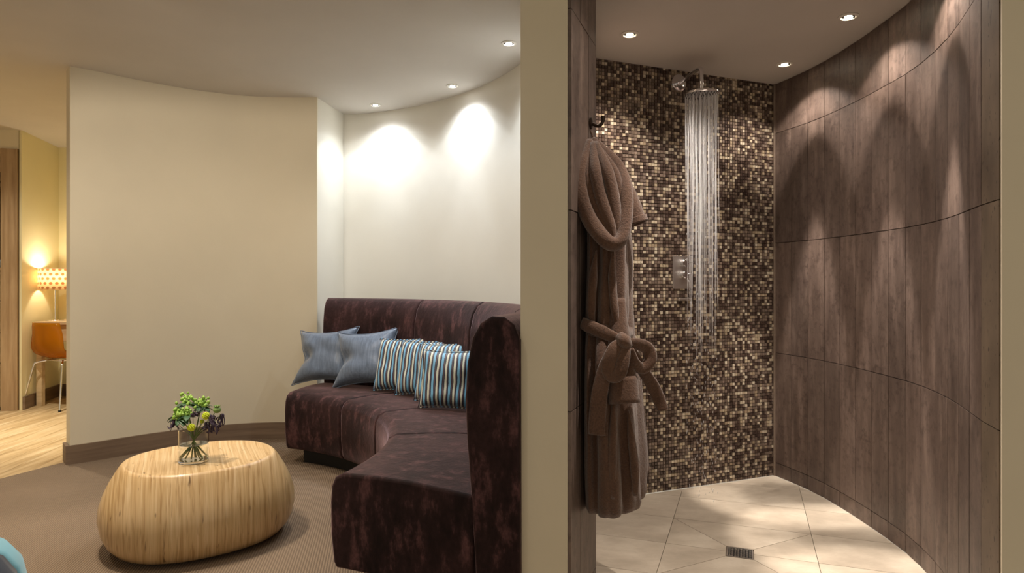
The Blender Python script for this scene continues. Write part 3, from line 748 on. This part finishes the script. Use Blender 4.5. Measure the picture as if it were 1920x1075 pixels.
for q, (px, py, d, r, lb) in enumerate([(374, 795, -0.075, 0.0165, 'yellow-green round blossom low at the front of the bouquet, over the vase rim'),
                                    (396, 776, -0.05, 0.0165, 'yellow-green round blossom on the right side of the bouquet'),
                                    (385, 788, -0.03, 0.009, 'small half-open yellow bud between the two round blossoms')]):
    t = place_v('round_blossom', lb, 'flower')
    tip = fpt(px, py, d); obj('stem', sweep(stem_path(tip, q + 20), [0.0024, 0.0024, 0.002, 0.0016, 0.0014], k=4, seg=6), M['stem'], t)
    bm = bmesh.new(); add_ball(bm, tip, r * 0.8, 2)
    for i in range(46):
        zz = 1 - 2 * (i + 0.5) / 46; an = i * 2.39996; rad = math.sqrt(1 - zz * zz)
        n_ = Vector((rad * math.cos(an), rad * math.sin(an), zz)); add_ball(bm, tip + n_ * r * 0.82, r * 0.26, 1)
    obj('petals', bm, M['yellowgreen'], t, smooth=180)
t = place_v('green_pod', 'pale green rounded pod with dark tips at the upper right of the bouquet', 'flower')
tip = fpt(407, 769, 0.0); obj('stem', sweep(stem_path(tip, 44), [0.0024, 0.0024, 0.002, 0.0016, 0.0014], k=4, seg=6), M['stem'], t)
bm = bmesh.new(); add_ball(bm, tip, 0.017, 2, (1, 1, 0.9)); 
for i in range(9): add_leaf(bm, tip, (math.cos(i * 0.7), math.sin(i * 0.7), 0.9), 0.026, 0.006, -0.2)
obj('pod', bm, Mat('pod_green', srgb(128, 158, 86), 0.6).m, t, smooth=180)
for q, tipxy in enumerate([((410, 798), (418, 776)), ((405, 806), (400, 786)), ((327, 800), (330, 788)), ((392, 803), (395, 790)), ((378, 770), (370, 780)), ((412, 785), (404, 778))]):
    t = place_v('curly_leaf_sprig', ['dark purple curly sprig reaching farthest right in the bouquet', 'dark purple curly sprig hanging lowest on the right, over the vase rim', 'dark purple curly sprig drooping at the left of the vase',
        'dark purple curly sprig just right of the low yellow-green blossom', 'dark purple curly sprig in the middle of the bouquet, above the yellow blossoms', 'dark purple curly sprig under the pale green pod'][q], 'flower')
    tip = fpt(*tipxy[1], -0.01 * q); obj('stem', sweep(stem_path(tip, q + 70), [0.002, 0.002, 0.0016, 0.0012, 0.001], k=4, seg=6), M['stem'], t)
    end = fpt(*tipxy[0], -0.01 * q); rr = random.Random(q)
    bm = bmesh.new()
    for s in range(9):
        e = end + Vector((rr.uniform(-0.018, 0.018), rr.uniform(-0.02, 0.02), rr.uniform(-0.014, 0.014)))
        P = [tip, tip.lerp(e, 0.35) + Vector((rr.uniform(-0.008, 0.008), 0, 0.010)), tip.lerp(e, 0.7) + Vector((rr.uniform(-0.01, 0.01), 0, -0.004)), e, e + Vector((rr.uniform(-0.01, 0.01), 0, 0.008))]
        add_sweep(bm, P, [0.003, 0.004, 0.0042, 0.0035, 0.001], 0.0012, k=4, seg=6)
    obj('curly_leaves', bm, M['purple'], t, smooth=180)

# ------------------------------------------------------------------ blue pouf, lower left
pf = thing('round_pouf', 'round upholstered pouf with light blue and navy panels at the lower left edge', 'pouf', (-1.58, 1.64, 0))
def pouf_panel(k, n=8):
    bm = bmesh.new(); rows = []
    prof = [(0.02, 0.425), (0.12, 0.423), (0.20, 0.412), (0.255, 0.385), (0.285, 0.345), (0.30, 0.28), (0.30, 0.18), (0.285, 0.08), (0.27, 0.03), (0.25, 0.0)]
    a0 = k * 2 * PI / n + 0.40; a1 = (k + 1) * 2 * PI / n + 0.392
    for i in range(9):
        f = i / 8; a = a0 + (a1 - a0) * f; b = 1 + 0.02 * math.sin(PI * f) - 0.01
        rows.append([bm.verts.new((r * b * math.cos(a), r * b * math.sin(a), z)) for r, z in [(r_, z_ * 1.11) for r_, z_ in prof]])
    for x, y in zip(rows, rows[1:]):
        for q in range(len(prof) - 1): bm.faces.new([x[q], y[q], y[q + 1], x[q + 1]])
    return bm
for k in range(8): solid(obj('panel', pouf_panel(k), M['navy' if k % 2 else 'skyblue'], pf, smooth=60), 0.01)
obj('top_button', lathe([(0, 0.477), (0.02, 0.475), (0.026, 0.467), (0.02, 0.459)], 20), M['navy'], pf, smooth=180)

# ------------------------------------------------------------------ shower fittings
fx, fy = mpt((mc - Vector((0.925, 3.646))).length, 0.0)
zf = 1.15 + (530 - 156) / 1230 * 3.646
hd = Vector((0.985, 3.41)); zh = 2.13
shw = thing('rain_shower', 'round chrome rain shower head on a bent arm from the mosaic wall', 'shower', (fx, fy, zf))
ax = Vector((mn.x, mn.y, 0)); ax.normalize(); rot = ax.to_track_quat('Z', 'Y').to_matrix().to_4x4()
bm = lathe([(0, 0.0), (0.047, 0.0), (0.047, 0.008), (0.044, 0.010), (0, 0.010)], 36); bmesh.ops.transform(bm, matrix=rot, verts=bm.verts)
obj('wall_flange', bm, M['chrome'], shw)
rel = lambda x, y, z: (x - fx, y - fy, z - zf)
arm_end = Vector(rel(hd.x, hd.y, zh))
obj('arm', sweep([ax * 0.008, ax * 0.05 + Vector((0, 0, 0.004)), Vector((arm_end.x * 0.80, arm_end.y * 0.80, 0.012)), Vector((arm_end.x * 0.97, arm_end.y * 0.97, 0.004)), Vector((arm_end.x, arm_end.y, -0.04)), arm_end + Vector((0, 0, 0.02))], 0.0105, seg=14), M['chrome'], shw, smooth=60)
hc = tuple(arm_end)
obj('head_disc', lathe([(0, 0.028), (0.016, 0.027), (0.022, 0.018), (0.04, 0.014), (0.082, 0.008), (0.090, 0.004), (0.091, -0.004), (0.087, -0.007), (0, -0.007)], 48, hc), M['chrome'], shw)
bm = bmesh.new()
noz = []
for ring, (r, n) in enumerate([(0.012, 5), (0.028, 10), (0.044, 15), (0.058, 18), (0.071, 22), (0.082, 26)]):
    for i in range(n):
        a = 2 * PI * i / n + ring * 0.3; noz.append((r * math.cos(a), r * math.sin(a)))
for (x, y) in noz: add_lathe(bm, [(0.0022, -0.0068), (0.0016, -0.011), (0, -0.011)], 6, (hc[0] + x, hc[1] + y, hc[2]))
z = obj('nozzles', bm, Mat('nozzle_rubber', srgb(90, 88, 90), 0.6).m, shw); z['kind'] = 'stuff'
# falling water: one strand per nozzle, breaking into drops lower down
bm = bmesh.new(); rr = random.Random(3)
for (x, y) in noz:
    zt_ = zh - 0.012; ln = rr.uniform(0.65, 1.45) if rr.random() < 0.7 else rr.uniform(0.25, 0.6)
    sx, sy = rr.uniform(-0.012, 0.012), rr.uniform(-0.012, 0.012)
    rad0 = rr.uniform(0.0011, 0.0021)
    P = [Vector((hd.x + x, hd.y + y, zt_)), Vector((hd.x + x + sx * 0.3, hd.y + y + sy * 0.3, zt_ - ln * 0.4)), Vector((hd.x + x + sx * 0.7, hd.y + y + sy * 0.7, zt_ - ln * 0.8)), Vector((hd.x + x + sx, hd.y + y + sy, zt_ - ln))]
    add_sweep(bm, P, [rad0, rad0 * 0.8, rad0 * 0.5, rad0 * 0.2], k=3, seg=5)
    zz = zt_ - ln
    while zz > 0.05:
        zz -= rr.uniform(0.12, 0.5)
        if zz < 0.03: break
        add_ball(bm, Vector((hd.x + x + sx + rr.uniform(-0.01, 0.01), hd.y + y + sy + rr.uniform(-0.01, 0.01), zz)), rr.uniform(0.0007, 0.0013), 1, (1, 1, rr.uniform(3, 9)))
wt = obj('falling_water', bm, M['water'], smooth=180)
tag(wt, 'thin bright strands of water falling from the round shower head', 'water', None, 'stuff')
# mixer valve
vs = (mc - Vector((0.949, 3.656))).length
vx, vy = mpt(vs, 0.0); vz = 1.15 + (530 - 511) / 1230 * 3.656
val = thing('shower_mixer', 'square flush shower mixer plate with two chrome levers on the mosaic wall', 'shower mixer', (vx, vy, vz), math.atan2(-md.y, -md.x))
o = obj('plate', box((-0.066, -0.008, -0.092), (0.066, 0.0, 0.092)), M['steel'], val, smooth=None); mod_bevel(o, 0.002, 2)
for zz in (0.052, -0.012):
    bm = bmesh.new(); add_lathe(bm, [(0, 0), (0.021, 0), (0.021, 0.026), (0.018, 0.03), (0, 0.03)], 24)
    bmesh.ops.transform(bm, matrix=Matrix.Rotation(PI / 2, 4, 'X'), verts=bm.verts); bmesh.ops.translate(bm, vec=(0, -0.008, zz), verts=bm.verts)
    hk = obj('lever_base', bm, M['chrome'], val)
    o = obj('lever', sweep([(0.0, -0.028, zz), (0.025, -0.033, zz + 0.003), (0.052, -0.034, zz + 0.002)], [0.009, 0.008, 0.006], [0.005, 0.004, 0.003], k=4, seg=10), M['chrome'], hk, smooth=60)
bm = box((-0.035, -0.02, -0.158), (0.055, 0.0, -0.142))
o = obj('lower_bar', bm, M['steel'], val, smooth=None); mod_bevel(o, 0.003, 2)

# ------------------------------------------------------------------ bathrobe on its hook
def RN(n, t, z): return Vector((0.179 + A.x * t + Bq.x * n, 2.12 + A.y * t + Bq.y * n, z))
def RP(px, py, t):
    """point seen at photo pixel when it lies t along the stone wall"""
    p = (px - 960) / 1230
    n = (p * (2.12 + A.y * t) - 0.179 - A.x * t) / (Bq.x - p * Bq.y)
    D = 2.12 + A.y * t + Bq.y * n
    return RN(n, t, 1.15 - (py - 530) * D / 1230)
hook = thing('robe_hook', 'small dark metal robe hook on the narrow stone wall', 'hook', tuple(RN(0.013, 0.27, 1.725)))
h0 = RN(0.013, 0.27, 1.725)
bm = lathe([(0, 0), (0.02, 0), (0.02, 0.006), (0.012, 0.009), (0, 0.009)], 20)
bmesh.ops.transform(bm, matrix=Vector((Bq.x, Bq.y, 0)).to_track_quat('Z', 'Y').to_matrix().to_4x4(), verts=bm.verts)
obj('base_plate', bm, M['dark_metal'], hook)
bv = Vector((Bq.x, Bq.y, 0))
obj('prong', sweep([bv * 0.004, bv * 0.03 + Vector((0, 0, -0.012)), bv * 0.045 + Vector((0, 0, 0.0)), bv * 0.048 + Vector((0, 0, 0.022))], [0.006, 0.006, 0.006, 0.008], k=5, seg=10), M['dark_metal'], hook, smooth=60)
robe = thing('bathrobe', 'brown terry bathrobe tied with a belt, hanging on the hook', 'bathrobe', tuple(RN(0.05, 0.27, 0)))
ro = robe.location.copy()
def robj(name, bm, sub=0, mat='terry'):
    bmesh.ops.translate(bm, vec=-ro, verts=bm.verts); o = obj(name, bm, M[mat], robe, smooth=180)
    if sub: mod_sub(o, sub)
    return o
rows = [(262, 1113, .245, .295), (275, 1127, .21, .32), (300, 1148, .175, .35), (330, 1164, .15, .375), (365, 1168, .145, .385), (410, 1170, .15, .385), (455, 1174, .15, .385), (500, 1176, .145, .385), (560, 1176, .12, .39), (600, 1176, .12, .39),
        (626, 1175, .125, .385), (650, 1180, .105, .395), (700, 1190, .09, .41), (760, 1196, .085, .42), (820, 1200, .085, .425), (880, 1203, .09, .43), (925, 1202, .10, .425), (940, 1196, .12, .41), (944, 1180, .16, .38)]
NP = 96
bm = bmesh.new(); rings = []
import bisect
ys = [r[0] for r in rows]
def row_at(y):
    i = max(0, min(len(rows) - 2, bisect.bisect_right(ys, y) - 1)); a, b = rows[i], rows[i + 1]; f = (y - a[0]) / (b[0] - a[0]); f = max(0, min(1, f))
    return [a[k] + (b[k] - a[k]) * f for k in range(4)]
def ring_pts(y, grow=0.0, fold=1.0, npt=NP):
    _, pr_, t0, t1 = row_at(y); tc = (t0 + t1) / 2; tw = (t1 - t0) / 2 + grow
    D = 2.12 + A.y * tc - 0.03; z = 1.15 - (y - 530) * D / 1230
    nR = (RP(pr_, y, tc) - Vector((0.179, 2.12, 0))); nR = nR.x * Bq.x + nR.y * Bq.y + grow
    nL = 0.014; nc = (nR + nL) / 2; nw = (nR - nL) / 2
    out = []
    for q in range(npt):
        a = 2 * PI * q / npt; ca, sa = math.cos(a), math.sin(a); e = 2 / 2.9 if ca < 0 else 2 / 2.1
        f1 = 7 * a + 0.9 * math.sin(y * 0.010) + 0.6 * noise.noise(Vector((ca * 2, sa * 2, y * 0.006))); f2 = 13 * a + 1.3 + y * 0.005
        amp = fold * (0.031 * (abs(math.sin(f1 / 2)) ** 0.8 - 0.6) + 0.014 * (abs(math.sin(f2 / 2)) - 0.6) + 0.010 * noise.noise(Vector((ca * 3, sa * 3, y * 0.012))))
        k = 1.0
        cn = math.copysign(abs(ca) ** e, ca); st_ = math.copysign(abs(sa) ** e, sa)
        n_ = nc + cn * (nw + (amp if ca > -0.3 else 0)); tt_ = tc + st_ * (tw + amp * 1.2)
        out.append(RN(max(n_, 0.0135), tt_, z + (0.01 * sa if y > 900 else 0)))
    return out
for y in [262, 268, 275, 287, 300, 315, 330, 350, 370, 390, 410, 432, 455, 478, 500, 530, 560, 580, 600, 613, 626, 638, 650, 675, 700, 730, 760, 790, 820, 850, 880, 905, 925, 936, 942, 944]:
    f = 0.25 + 0.75 * min(1, max(0, (y - 300) / 150)) if y < 900 else 0.85
    if y < 300: f = 0.12
    rings.append([bm.verts.new(v) for v in ring_pts(y, 0, f)])
for a, b in zip(rings, rings[1:]):
    for q in range(NP): bm.faces.new([a[q], a[(q + 1) % NP], b[(q + 1) % NP], b[q]])
bm.faces.new(rings[0]); bm.faces.new(list(reversed(rings[-1])))
robj('robe_body', bm)
Fv = (-A.x, -A.y, 0)
def rs(name, pts, wa, wb, sub=0, k=7, wob=0.05, seg=14, caps=True, face=Fv):
    return robj(name, sweep([RP(*p) for p in pts], wa, wb, face=face, k=k, wob=wob, seg=seg, caps=caps), sub)
# hanging loop
robj('hanging_loop', sweep([RP(1106, 268, .27), RP(1101, 252, .27), RP(1104, 243, .27), RP(1110, 252, .27), RP(1113, 268, .27)], 0.003, k=5, seg=8))
# shawl collar
rs('collar', [(1106, 264, .22), (1093, 300, .15), (1087, 340, .115), (1093, 380, .10), (1110, 420, .095), (1132, 448, .09), (1153, 457, .095), (1168, 440, .11), (1173, 400, .13), (1172, 350, .15), (1158, 312, .19), (1128, 280, .23), (1112, 262, .255)],
   [.012, .02, .024, .026, .027, .026, .024, .024, .024, .024, .023, .018, .012], [.010, .014, .016, .018, .02, .02, .02, .018, .016, .015, .014, .012, .01])
for nm, pts, w_ in (('collar_fold', [(1112, 268, .20), (1116, 320, .125), (1128, 375, .11), (1146, 425, .105), (1152, 448, .10)], .022),
                    ('collar_fold', [(1117, 268, .20), (1138, 320, .13), (1150, 375, .12), (1156, 425, .115), (1155, 446, .11)], .022),
                    ('collar_fold', [(1104, 280, .18), (1102, 330, .125), (1113, 380, .11), (1132, 420, .105), (1146, 446, .10)], .016),
                    ('collar_fold', [(1122, 275, .22), (1152, 322, .15), (1162, 375, .14), (1163, 420, .13), (1158, 444, .12)], .016)):
    rs(nm, pts, [w_ * .5, w_, w_, w_ * .8, w_ * .4], [w_ * .4, w_ * .75, w_ * .75, w_ * .6, w_ * .35])
# sleeve with turned cuff, hanging open on the right
def sleeve(pts, wa, wb, cuff):
    P = [RP(*p) for p in pts]
    bm = sweep(P, wa, wb, face=Fv, k=7, wob=0.05, seg=18, caps=False)
    o = robj('sleeve', bm); solid(o, 0.008)
    e = P[-1]; d = (P[-1] - P[-2]).normalized()
    bm = sweep([e - d * cuff, e - d * cuff * .5, e + d * 0.002], wa[-1] + .004, wb[-1] + .004, face=Fv, k=3, seg=18, caps=False)
    bmesh.ops.translate(bm, vec=-ro, verts=bm.verts); c = obj('cuff', bm, M['terry'], None, smooth=180); solid(c, 0.009)
    c.parent = o
    return o
sleeve([(1140, 300, .25), (1160, 335, .25), (1177, 378, .25), (1193, 420, .25)], [.02, .034, .038, .040], [.02, .03, .034, .034], 0.02)
sleeve([(1158, 560, .15), (1160, 620, .13), (1164, 690, .10), (1170, 756, .085)], [.026, .036, .046, .048], [.014, .026, .028, .030], 0.085)
# vertical front fold and facing edge
rs('front_edge', [(1118, 470, .135), (1112, 520, .12), (1108, 580, .11), (1112, 610, .115)], [.003, .016, .015, .008], [.002, .010, .010, .004])
rs('front_edge', [(1150, 465, .13), (1148, 520, .125), (1152, 580, .12), (1160, 620, .12)], [.003, .014, .014, .006], [.002, .012, .012, .004])
rs('front_edge', [(1196, 700, .30), (1203, 780, .31), (1208, 850, .32), (1212, 885, .32)], [.010, .012, .014, .012], .008)
rs('front_edge', [(1150, 740, .085), (1150, 800, .078), (1148, 870, .080), (1150, 936, .09)], [.002, .013, .014, .009], [.002, .009, .010, .006])
rs('front_edge', [(1178, 770, .12), (1184, 820, .12), (1190, 880, .13), (1192, 930, .14)], [.002, .013, .016, .009], [.002, .009, .010, .006])
# belt
bp = ring_pts(626, 0.010, 0.15, 28)
slope = [v + Vector((0, 0, -0.03 * (v.x - bp[14].x) / 0.2 + 0.022)) for v in bp]; slope.append(slope[0])
beltbm = bmesh.new(); rg = []
for i, v in enumerate(slope[:-1]):
    c = sum(slope[:-1], Vector()) / 28; o_ = (v - c); o_.z = 0; o_.normalize()
    if (v - Vector((0.179, 2.12, 0))).xy.dot(Bq) < 0.03: o_ = -Vector((Bq.x, Bq.y, 0)) * 0.05
    rg.append([beltbm.verts.new(v + o_ * dx + Vector((0, 0, dz))) for dx, dz in ((-.004, -.024), (.005, -.022), (.008, 0), (.005, .022), (-.004, .024))])
for i in range(28):
    a, b = rg[i], rg[(i + 1) % 28]
    for q in range(5): beltbm.faces.new([a[q], a[(q + 1) % 5], b[(q + 1) % 5], b[q]])
belt = robj('belt', beltbm)
def bs(name, pts, wa, wb, **kw):
    o = rs(name, pts, wa, wb, **kw); o.parent = belt; return o
bs('belt_wrap', [(1092, 606, .10), (1105, 612, .085), (1130, 624, .075), (1155, 634, .07), (1172, 640, .07)], [.02, .022, .022, .018, .014], .008)
bs('knot', [(1162, 630, .06), (1170, 640, .045), (1178, 652, .055)], [.016, .024, .014], [.014, .02, .014])
bs('bow_loop', [(1170, 640, .055), (1152, 655, .035), (1140, 685, .03), (1146, 704, .035), (1162, 700, .03), (1170, 670, .035), (1173, 645, .05)], [.014, .022, .024, .022, .022, .02, .014], .006)
bs('bow_loop', [(1176, 642, .08), (1195, 645, .10), (1214, 655, .12), (1220, 675, .12), (1206, 690, .11), (1190, 682, .09), (1180, 655, .07)], [.012, .02, .022, .02, .02, .02, .014], .007)
bs('belt_tail', [(1168, 646, .06), (1140, 680, .055), (1124, 735, .05), (1120, 790, .05), (1119, 816, .05)], [.014, .024, .027, .028, .028], .006)
bs('belt_tail', [(1182, 650, .09), (1203, 690, .13), (1222, 722, .16), (1236, 750, .17), (1243, 770, .17)], [.012, .02, .022, .022, .018], .006)

# ------------------------------------------------------------------ wardrobe
wx0, wy0 = -4.452, 5.9
war = thing('wardrobe', 'tall pale oak wardrobe with drawers and an open hanging space at the left edge', 'wardrobe', (-4.440, 5.885, 0), R(14.2))
def wb(name, lo, hi, mat, bev=0.002, parent=None):
    bm = box((lo[0] + 4.455, lo[1] - 5.88, lo[2]), (hi[0] + 4.455, hi[1] - 5.88, hi[2])); o = obj(name, bm, M[mat], parent or war, smooth=None); mod_bevel(o, bev, 2); return o
wb('side_panel', (-4.584, 5.88, 0.0), (-4.455, 6.38, 2.35), 'oak')
wb('side_panel', (-6.05, 5.88, 0.0), (-6.0, 6.38, 2.35), 'oak')
wb('top_panel', (-6.0, 5.9, 2.30), (-4.584, 6.38, 2.35), 'oak_h')
wb('back_panel', (-6.0, 6.36, 0.0), (-4.584, 6.38, 2.30), 'oak')
wb('header_rail', (-6.0, 5.885, 2.14), (-4.584, 5.91, 2.30), 'oak_h')
wb('shelf', (-6.0, 5.9, 1.255), (-4.584, 6.36, 1.285), 'oak_h')
wb('plinth_board', (-6.0, 5.92, 0.0), (-4.584, 5.94, 0.03), 'plinth')
for z0, z1 in ((0.035, 0.425), (0.43, 0.70), (0.705, 0.985), (0.99, 1.25)):
    d = wb('drawer', (-5.28, 5.885, z0), (-4.588, 6.3, z1 - 0.004), 'oak_h')
    wb('handle', (-5.0, 5.868, (z0 + z1) / 2 - 0.006), (-4.86, 5.885, (z0 + z1) / 2 + 0.006), 'dark_metal', 0.001, d)
    d = wb('drawer', (-5.98, 5.885, z0), (-5.29, 6.3, z1 - 0.004), 'oak_h')
wb('hanging_rail', (-6.0, 6.1, 2.07), (-4.584, 6.12, 2.09), 'dark_metal')
def garment(x, mat, label, z0, z1):
    gx = x + 4.455; gy = 0.23; ca, sa = math.cos(R(14.2)), math.sin(R(14.2))
    t = thing('hanging_garment', label, 'clothing', (-4.440 + gx * ca - gy * sa, 5.885 + gx * sa + gy * ca, 0), R(14.2), 'clothes hanging in the wardrobe')
    bm = bmesh.new(); rg = []
    for z, w_ in ((z1, 0.06), (z1 - 0.06, 0.17), (z1 - 0.3, 0.19), ((z0 + z1) / 2, 0.19), (z0, 0.20)):
        rg.append([bm.verts.new((0.02 * math.sin(q * 2.1) * (1 if z < z1 - .1 else .3) + 0.022 * math.cos(2 * PI * q / 20), w_ * math.sin(2 * PI * q / 20), z)) for q in range(20)])
    for a, b in zip(rg, rg[1:]):
        for q in range(20): bm.faces.new([a[q], a[(q + 1) % 20], b[(q + 1) % 20], b[q]])
    bm.faces.new(rg[0]); bm.faces.new(rg[-1]); obj('cloth', bm, M[mat], t, smooth=180)
    obj('hanger_hook', sweep([(0, 0, z1 - 0.01), (0, 0, 2.06), (0, 0.02, 2.098), (0, -0.006, 2.104), (0, -0.02, 2.09)], 0.002, k=4, seg=6), M['chrome'], t)
garment(-4.70, 'maroon', 'maroon garment hanging nearest the wide oak side panel of the wardrobe', 1.36, 2.03)
garment(-4.79, 'maroon', 'second maroon garment hanging in the open wardrobe at the left edge', 1.42, 2.03)
bm = box((-0.14, -0.17, 0), (0.14, 0.17, 0.07))
o = obj('folded_towel', bm, M['bluewhite'], smooth=None); o.location = (-4.440 - 0.30 * 0.969 - 0.2 * 0.245, 5.885 - 0.30 * 0.245 + 0.2 * 0.969, 1.286); o.rotation_euler = (0, 0, R(14.2)); mod_bevel(o, 0.02, 3)
tag(o, 'pale blue folded towel on the wardrobe shelf above the drawers', 'towel')

# ------------------------------------------------------------------ desk, lamp, chair
desk = thing('writing_desk', 'pale oak writing desk against the yellow hall wall, behind the amber chair', 'desk', (-4.0, 6.35, 0))
def db(name, lo, hi, mat='desk', parent=None):
    o = obj(name, box((lo[0] + 4.0, lo[1] - 6.35, lo[2]), (hi[0] + 4.0, hi[1] - 6.35, hi[2])), M[mat], parent or desk, smooth=None); mod_bevel(o, 0.003, 2); return o
db('desktop', (-4.435, 6.08, 0.757), (-3.1, 6.65, 0.785))
db('apron', (-4.36, 6.11, 0.60), (-3.12, 6.135, 0.757))
dd = db('drawer', (-4.12, 6.095, 0.615), (-3.6, 6.11, 0.745)); db('handle', (-3.92, 6.08, 0.675), (-3.80, 6.095, 0.685), 'dark_metal', dd)
for x, y in ((-4.40, 6.12), (-3.16, 6.12), (-4.40, 6.58), (-3.16, 6.58)): db('leg', (x - 0.025, y - 0.02, 0), (x + 0.025, y + 0.03, 0.757))
lx, ly = -4.352, 6.25
lamp = thing('table_lamp', 'table lamp with a dotted cream and orange drum shade on a slim chrome stem', 'lamp', (lx, ly, 0.786))
obj('base', lathe([(0, 0), (0.075, 0), (0.075, 0.006), (0.07, 0.010), (0.012, 0.013), (0, 0.013)], 32), M['chrome'], lamp)
obj('stem', lathe([(0.006, 0.012), (0.006, 0.32), (0.014, 0.325), (0.014, 0.36), (0, 0.36)], 16), M['chrome'], lamp)
o = obj('lamp_shade', lathe([(0.138, 0.295), (0.138, 0.495)], 48), M['shade'], lamp); solid(o, 0.002)
obj('shade_ring', lathe([(0.136, 0.493), (0.140, 0.493), (0.140, 0.498), (0.136, 0.498), (0.136, 0.493)], 48), M['white_metal'], o)
bm = bmesh.new(); add_ball(bm, Vector((0, 0, 0.40)), 0.026, 2, (1, 1, 1.2)); obj('bulb', bm, emis('bulb_glow', (1, 0.75, 0.42, 1), 12), lamp, smooth=180)
ld = bpy.data.lights.new('lamp_light', 'POINT'); ld.energy = P_LAMP; ld.color = (1, 0.86, 0.66); ld.shadow_soft_size = 0.03
lo_ = bpy.data.objects.new('lamp_light', ld); COL.objects.link(lo_); lo_.parent = lamp; lo_.location = (0, 0, 0.44)
# chair
ch = thing('desk_chair', 'amber transparent plastic shell chair with chrome legs by the desk', 'chair', (-4.17, 6.12, 0), R(-17))
def shell():
    bm = bmesh.new(); n = 12; rows = []
    prof = [(-0.235, 0.785, .165), (-0.232, 0.75, .175), (-0.222, 0.68, .185), (-0.208, 0.60, .195), (-0.19, 0.53, .20), (-0.15, 0.475, .205), (-0.09, 0.45, .205), (0.0, 0.445, .205), (0.10, 0.45, .205), (0.18, 0.455, .20), (0.215, 0.44, .19)]
    for (y, z, w_) in prof:
        row = []
        for i in range(n + 1):
            u = -1 + 2 * i / n; lift = abs(u) ** 3
            bk = max(0, min(1, (z - 0.46) / 0.2))
            row.append(bm.verts.new((u * w_, y + 0.05 * lift * bk, z + 0.035 * lift * (1 - bk))))
        rows.append(row)
    for a, b in zip(rows, rows[1:]):
        for q in range(n): bm.faces.new([a[q], a[q + 1], b[q + 1], b[q]])
    return bm
o = obj('shell', shell(), M['amber'], ch, smooth=180); solid(o, 0.007)
for sx in (-1, 1):
    for sy, fy_ in ((-1, -0.235), (1, 0.235)):
        obj('leg', sweep([(sx * 0.10, sy * 0.10, 0.432), (sx * 0.155, sy * 0.15, 0.415), (sx * 0.175, sy * 0.17, 0.37), (sx * 0.23, fy_, 0.006)], 0.009, k=5, seg=10), M['chrome'], ch, smooth=60)
        obj('foot_cap', lathe([(0, 0), (0.012, 0), (0.012, 0.014), (0, 0.014)], 12, (sx * 0.23, fy_, 0)), M['black'], ch)
obj('seat_frame', sweep([(-0.10, -0.10, 0.436), (0.10, -0.10, 0.436), (0.10, 0.10, 0.436), (-0.10, 0.10, 0.436), (-0.10, -0.10, 0.436)], 0.007, k=3, seg=8), M['chrome'], ch, smooth=60)
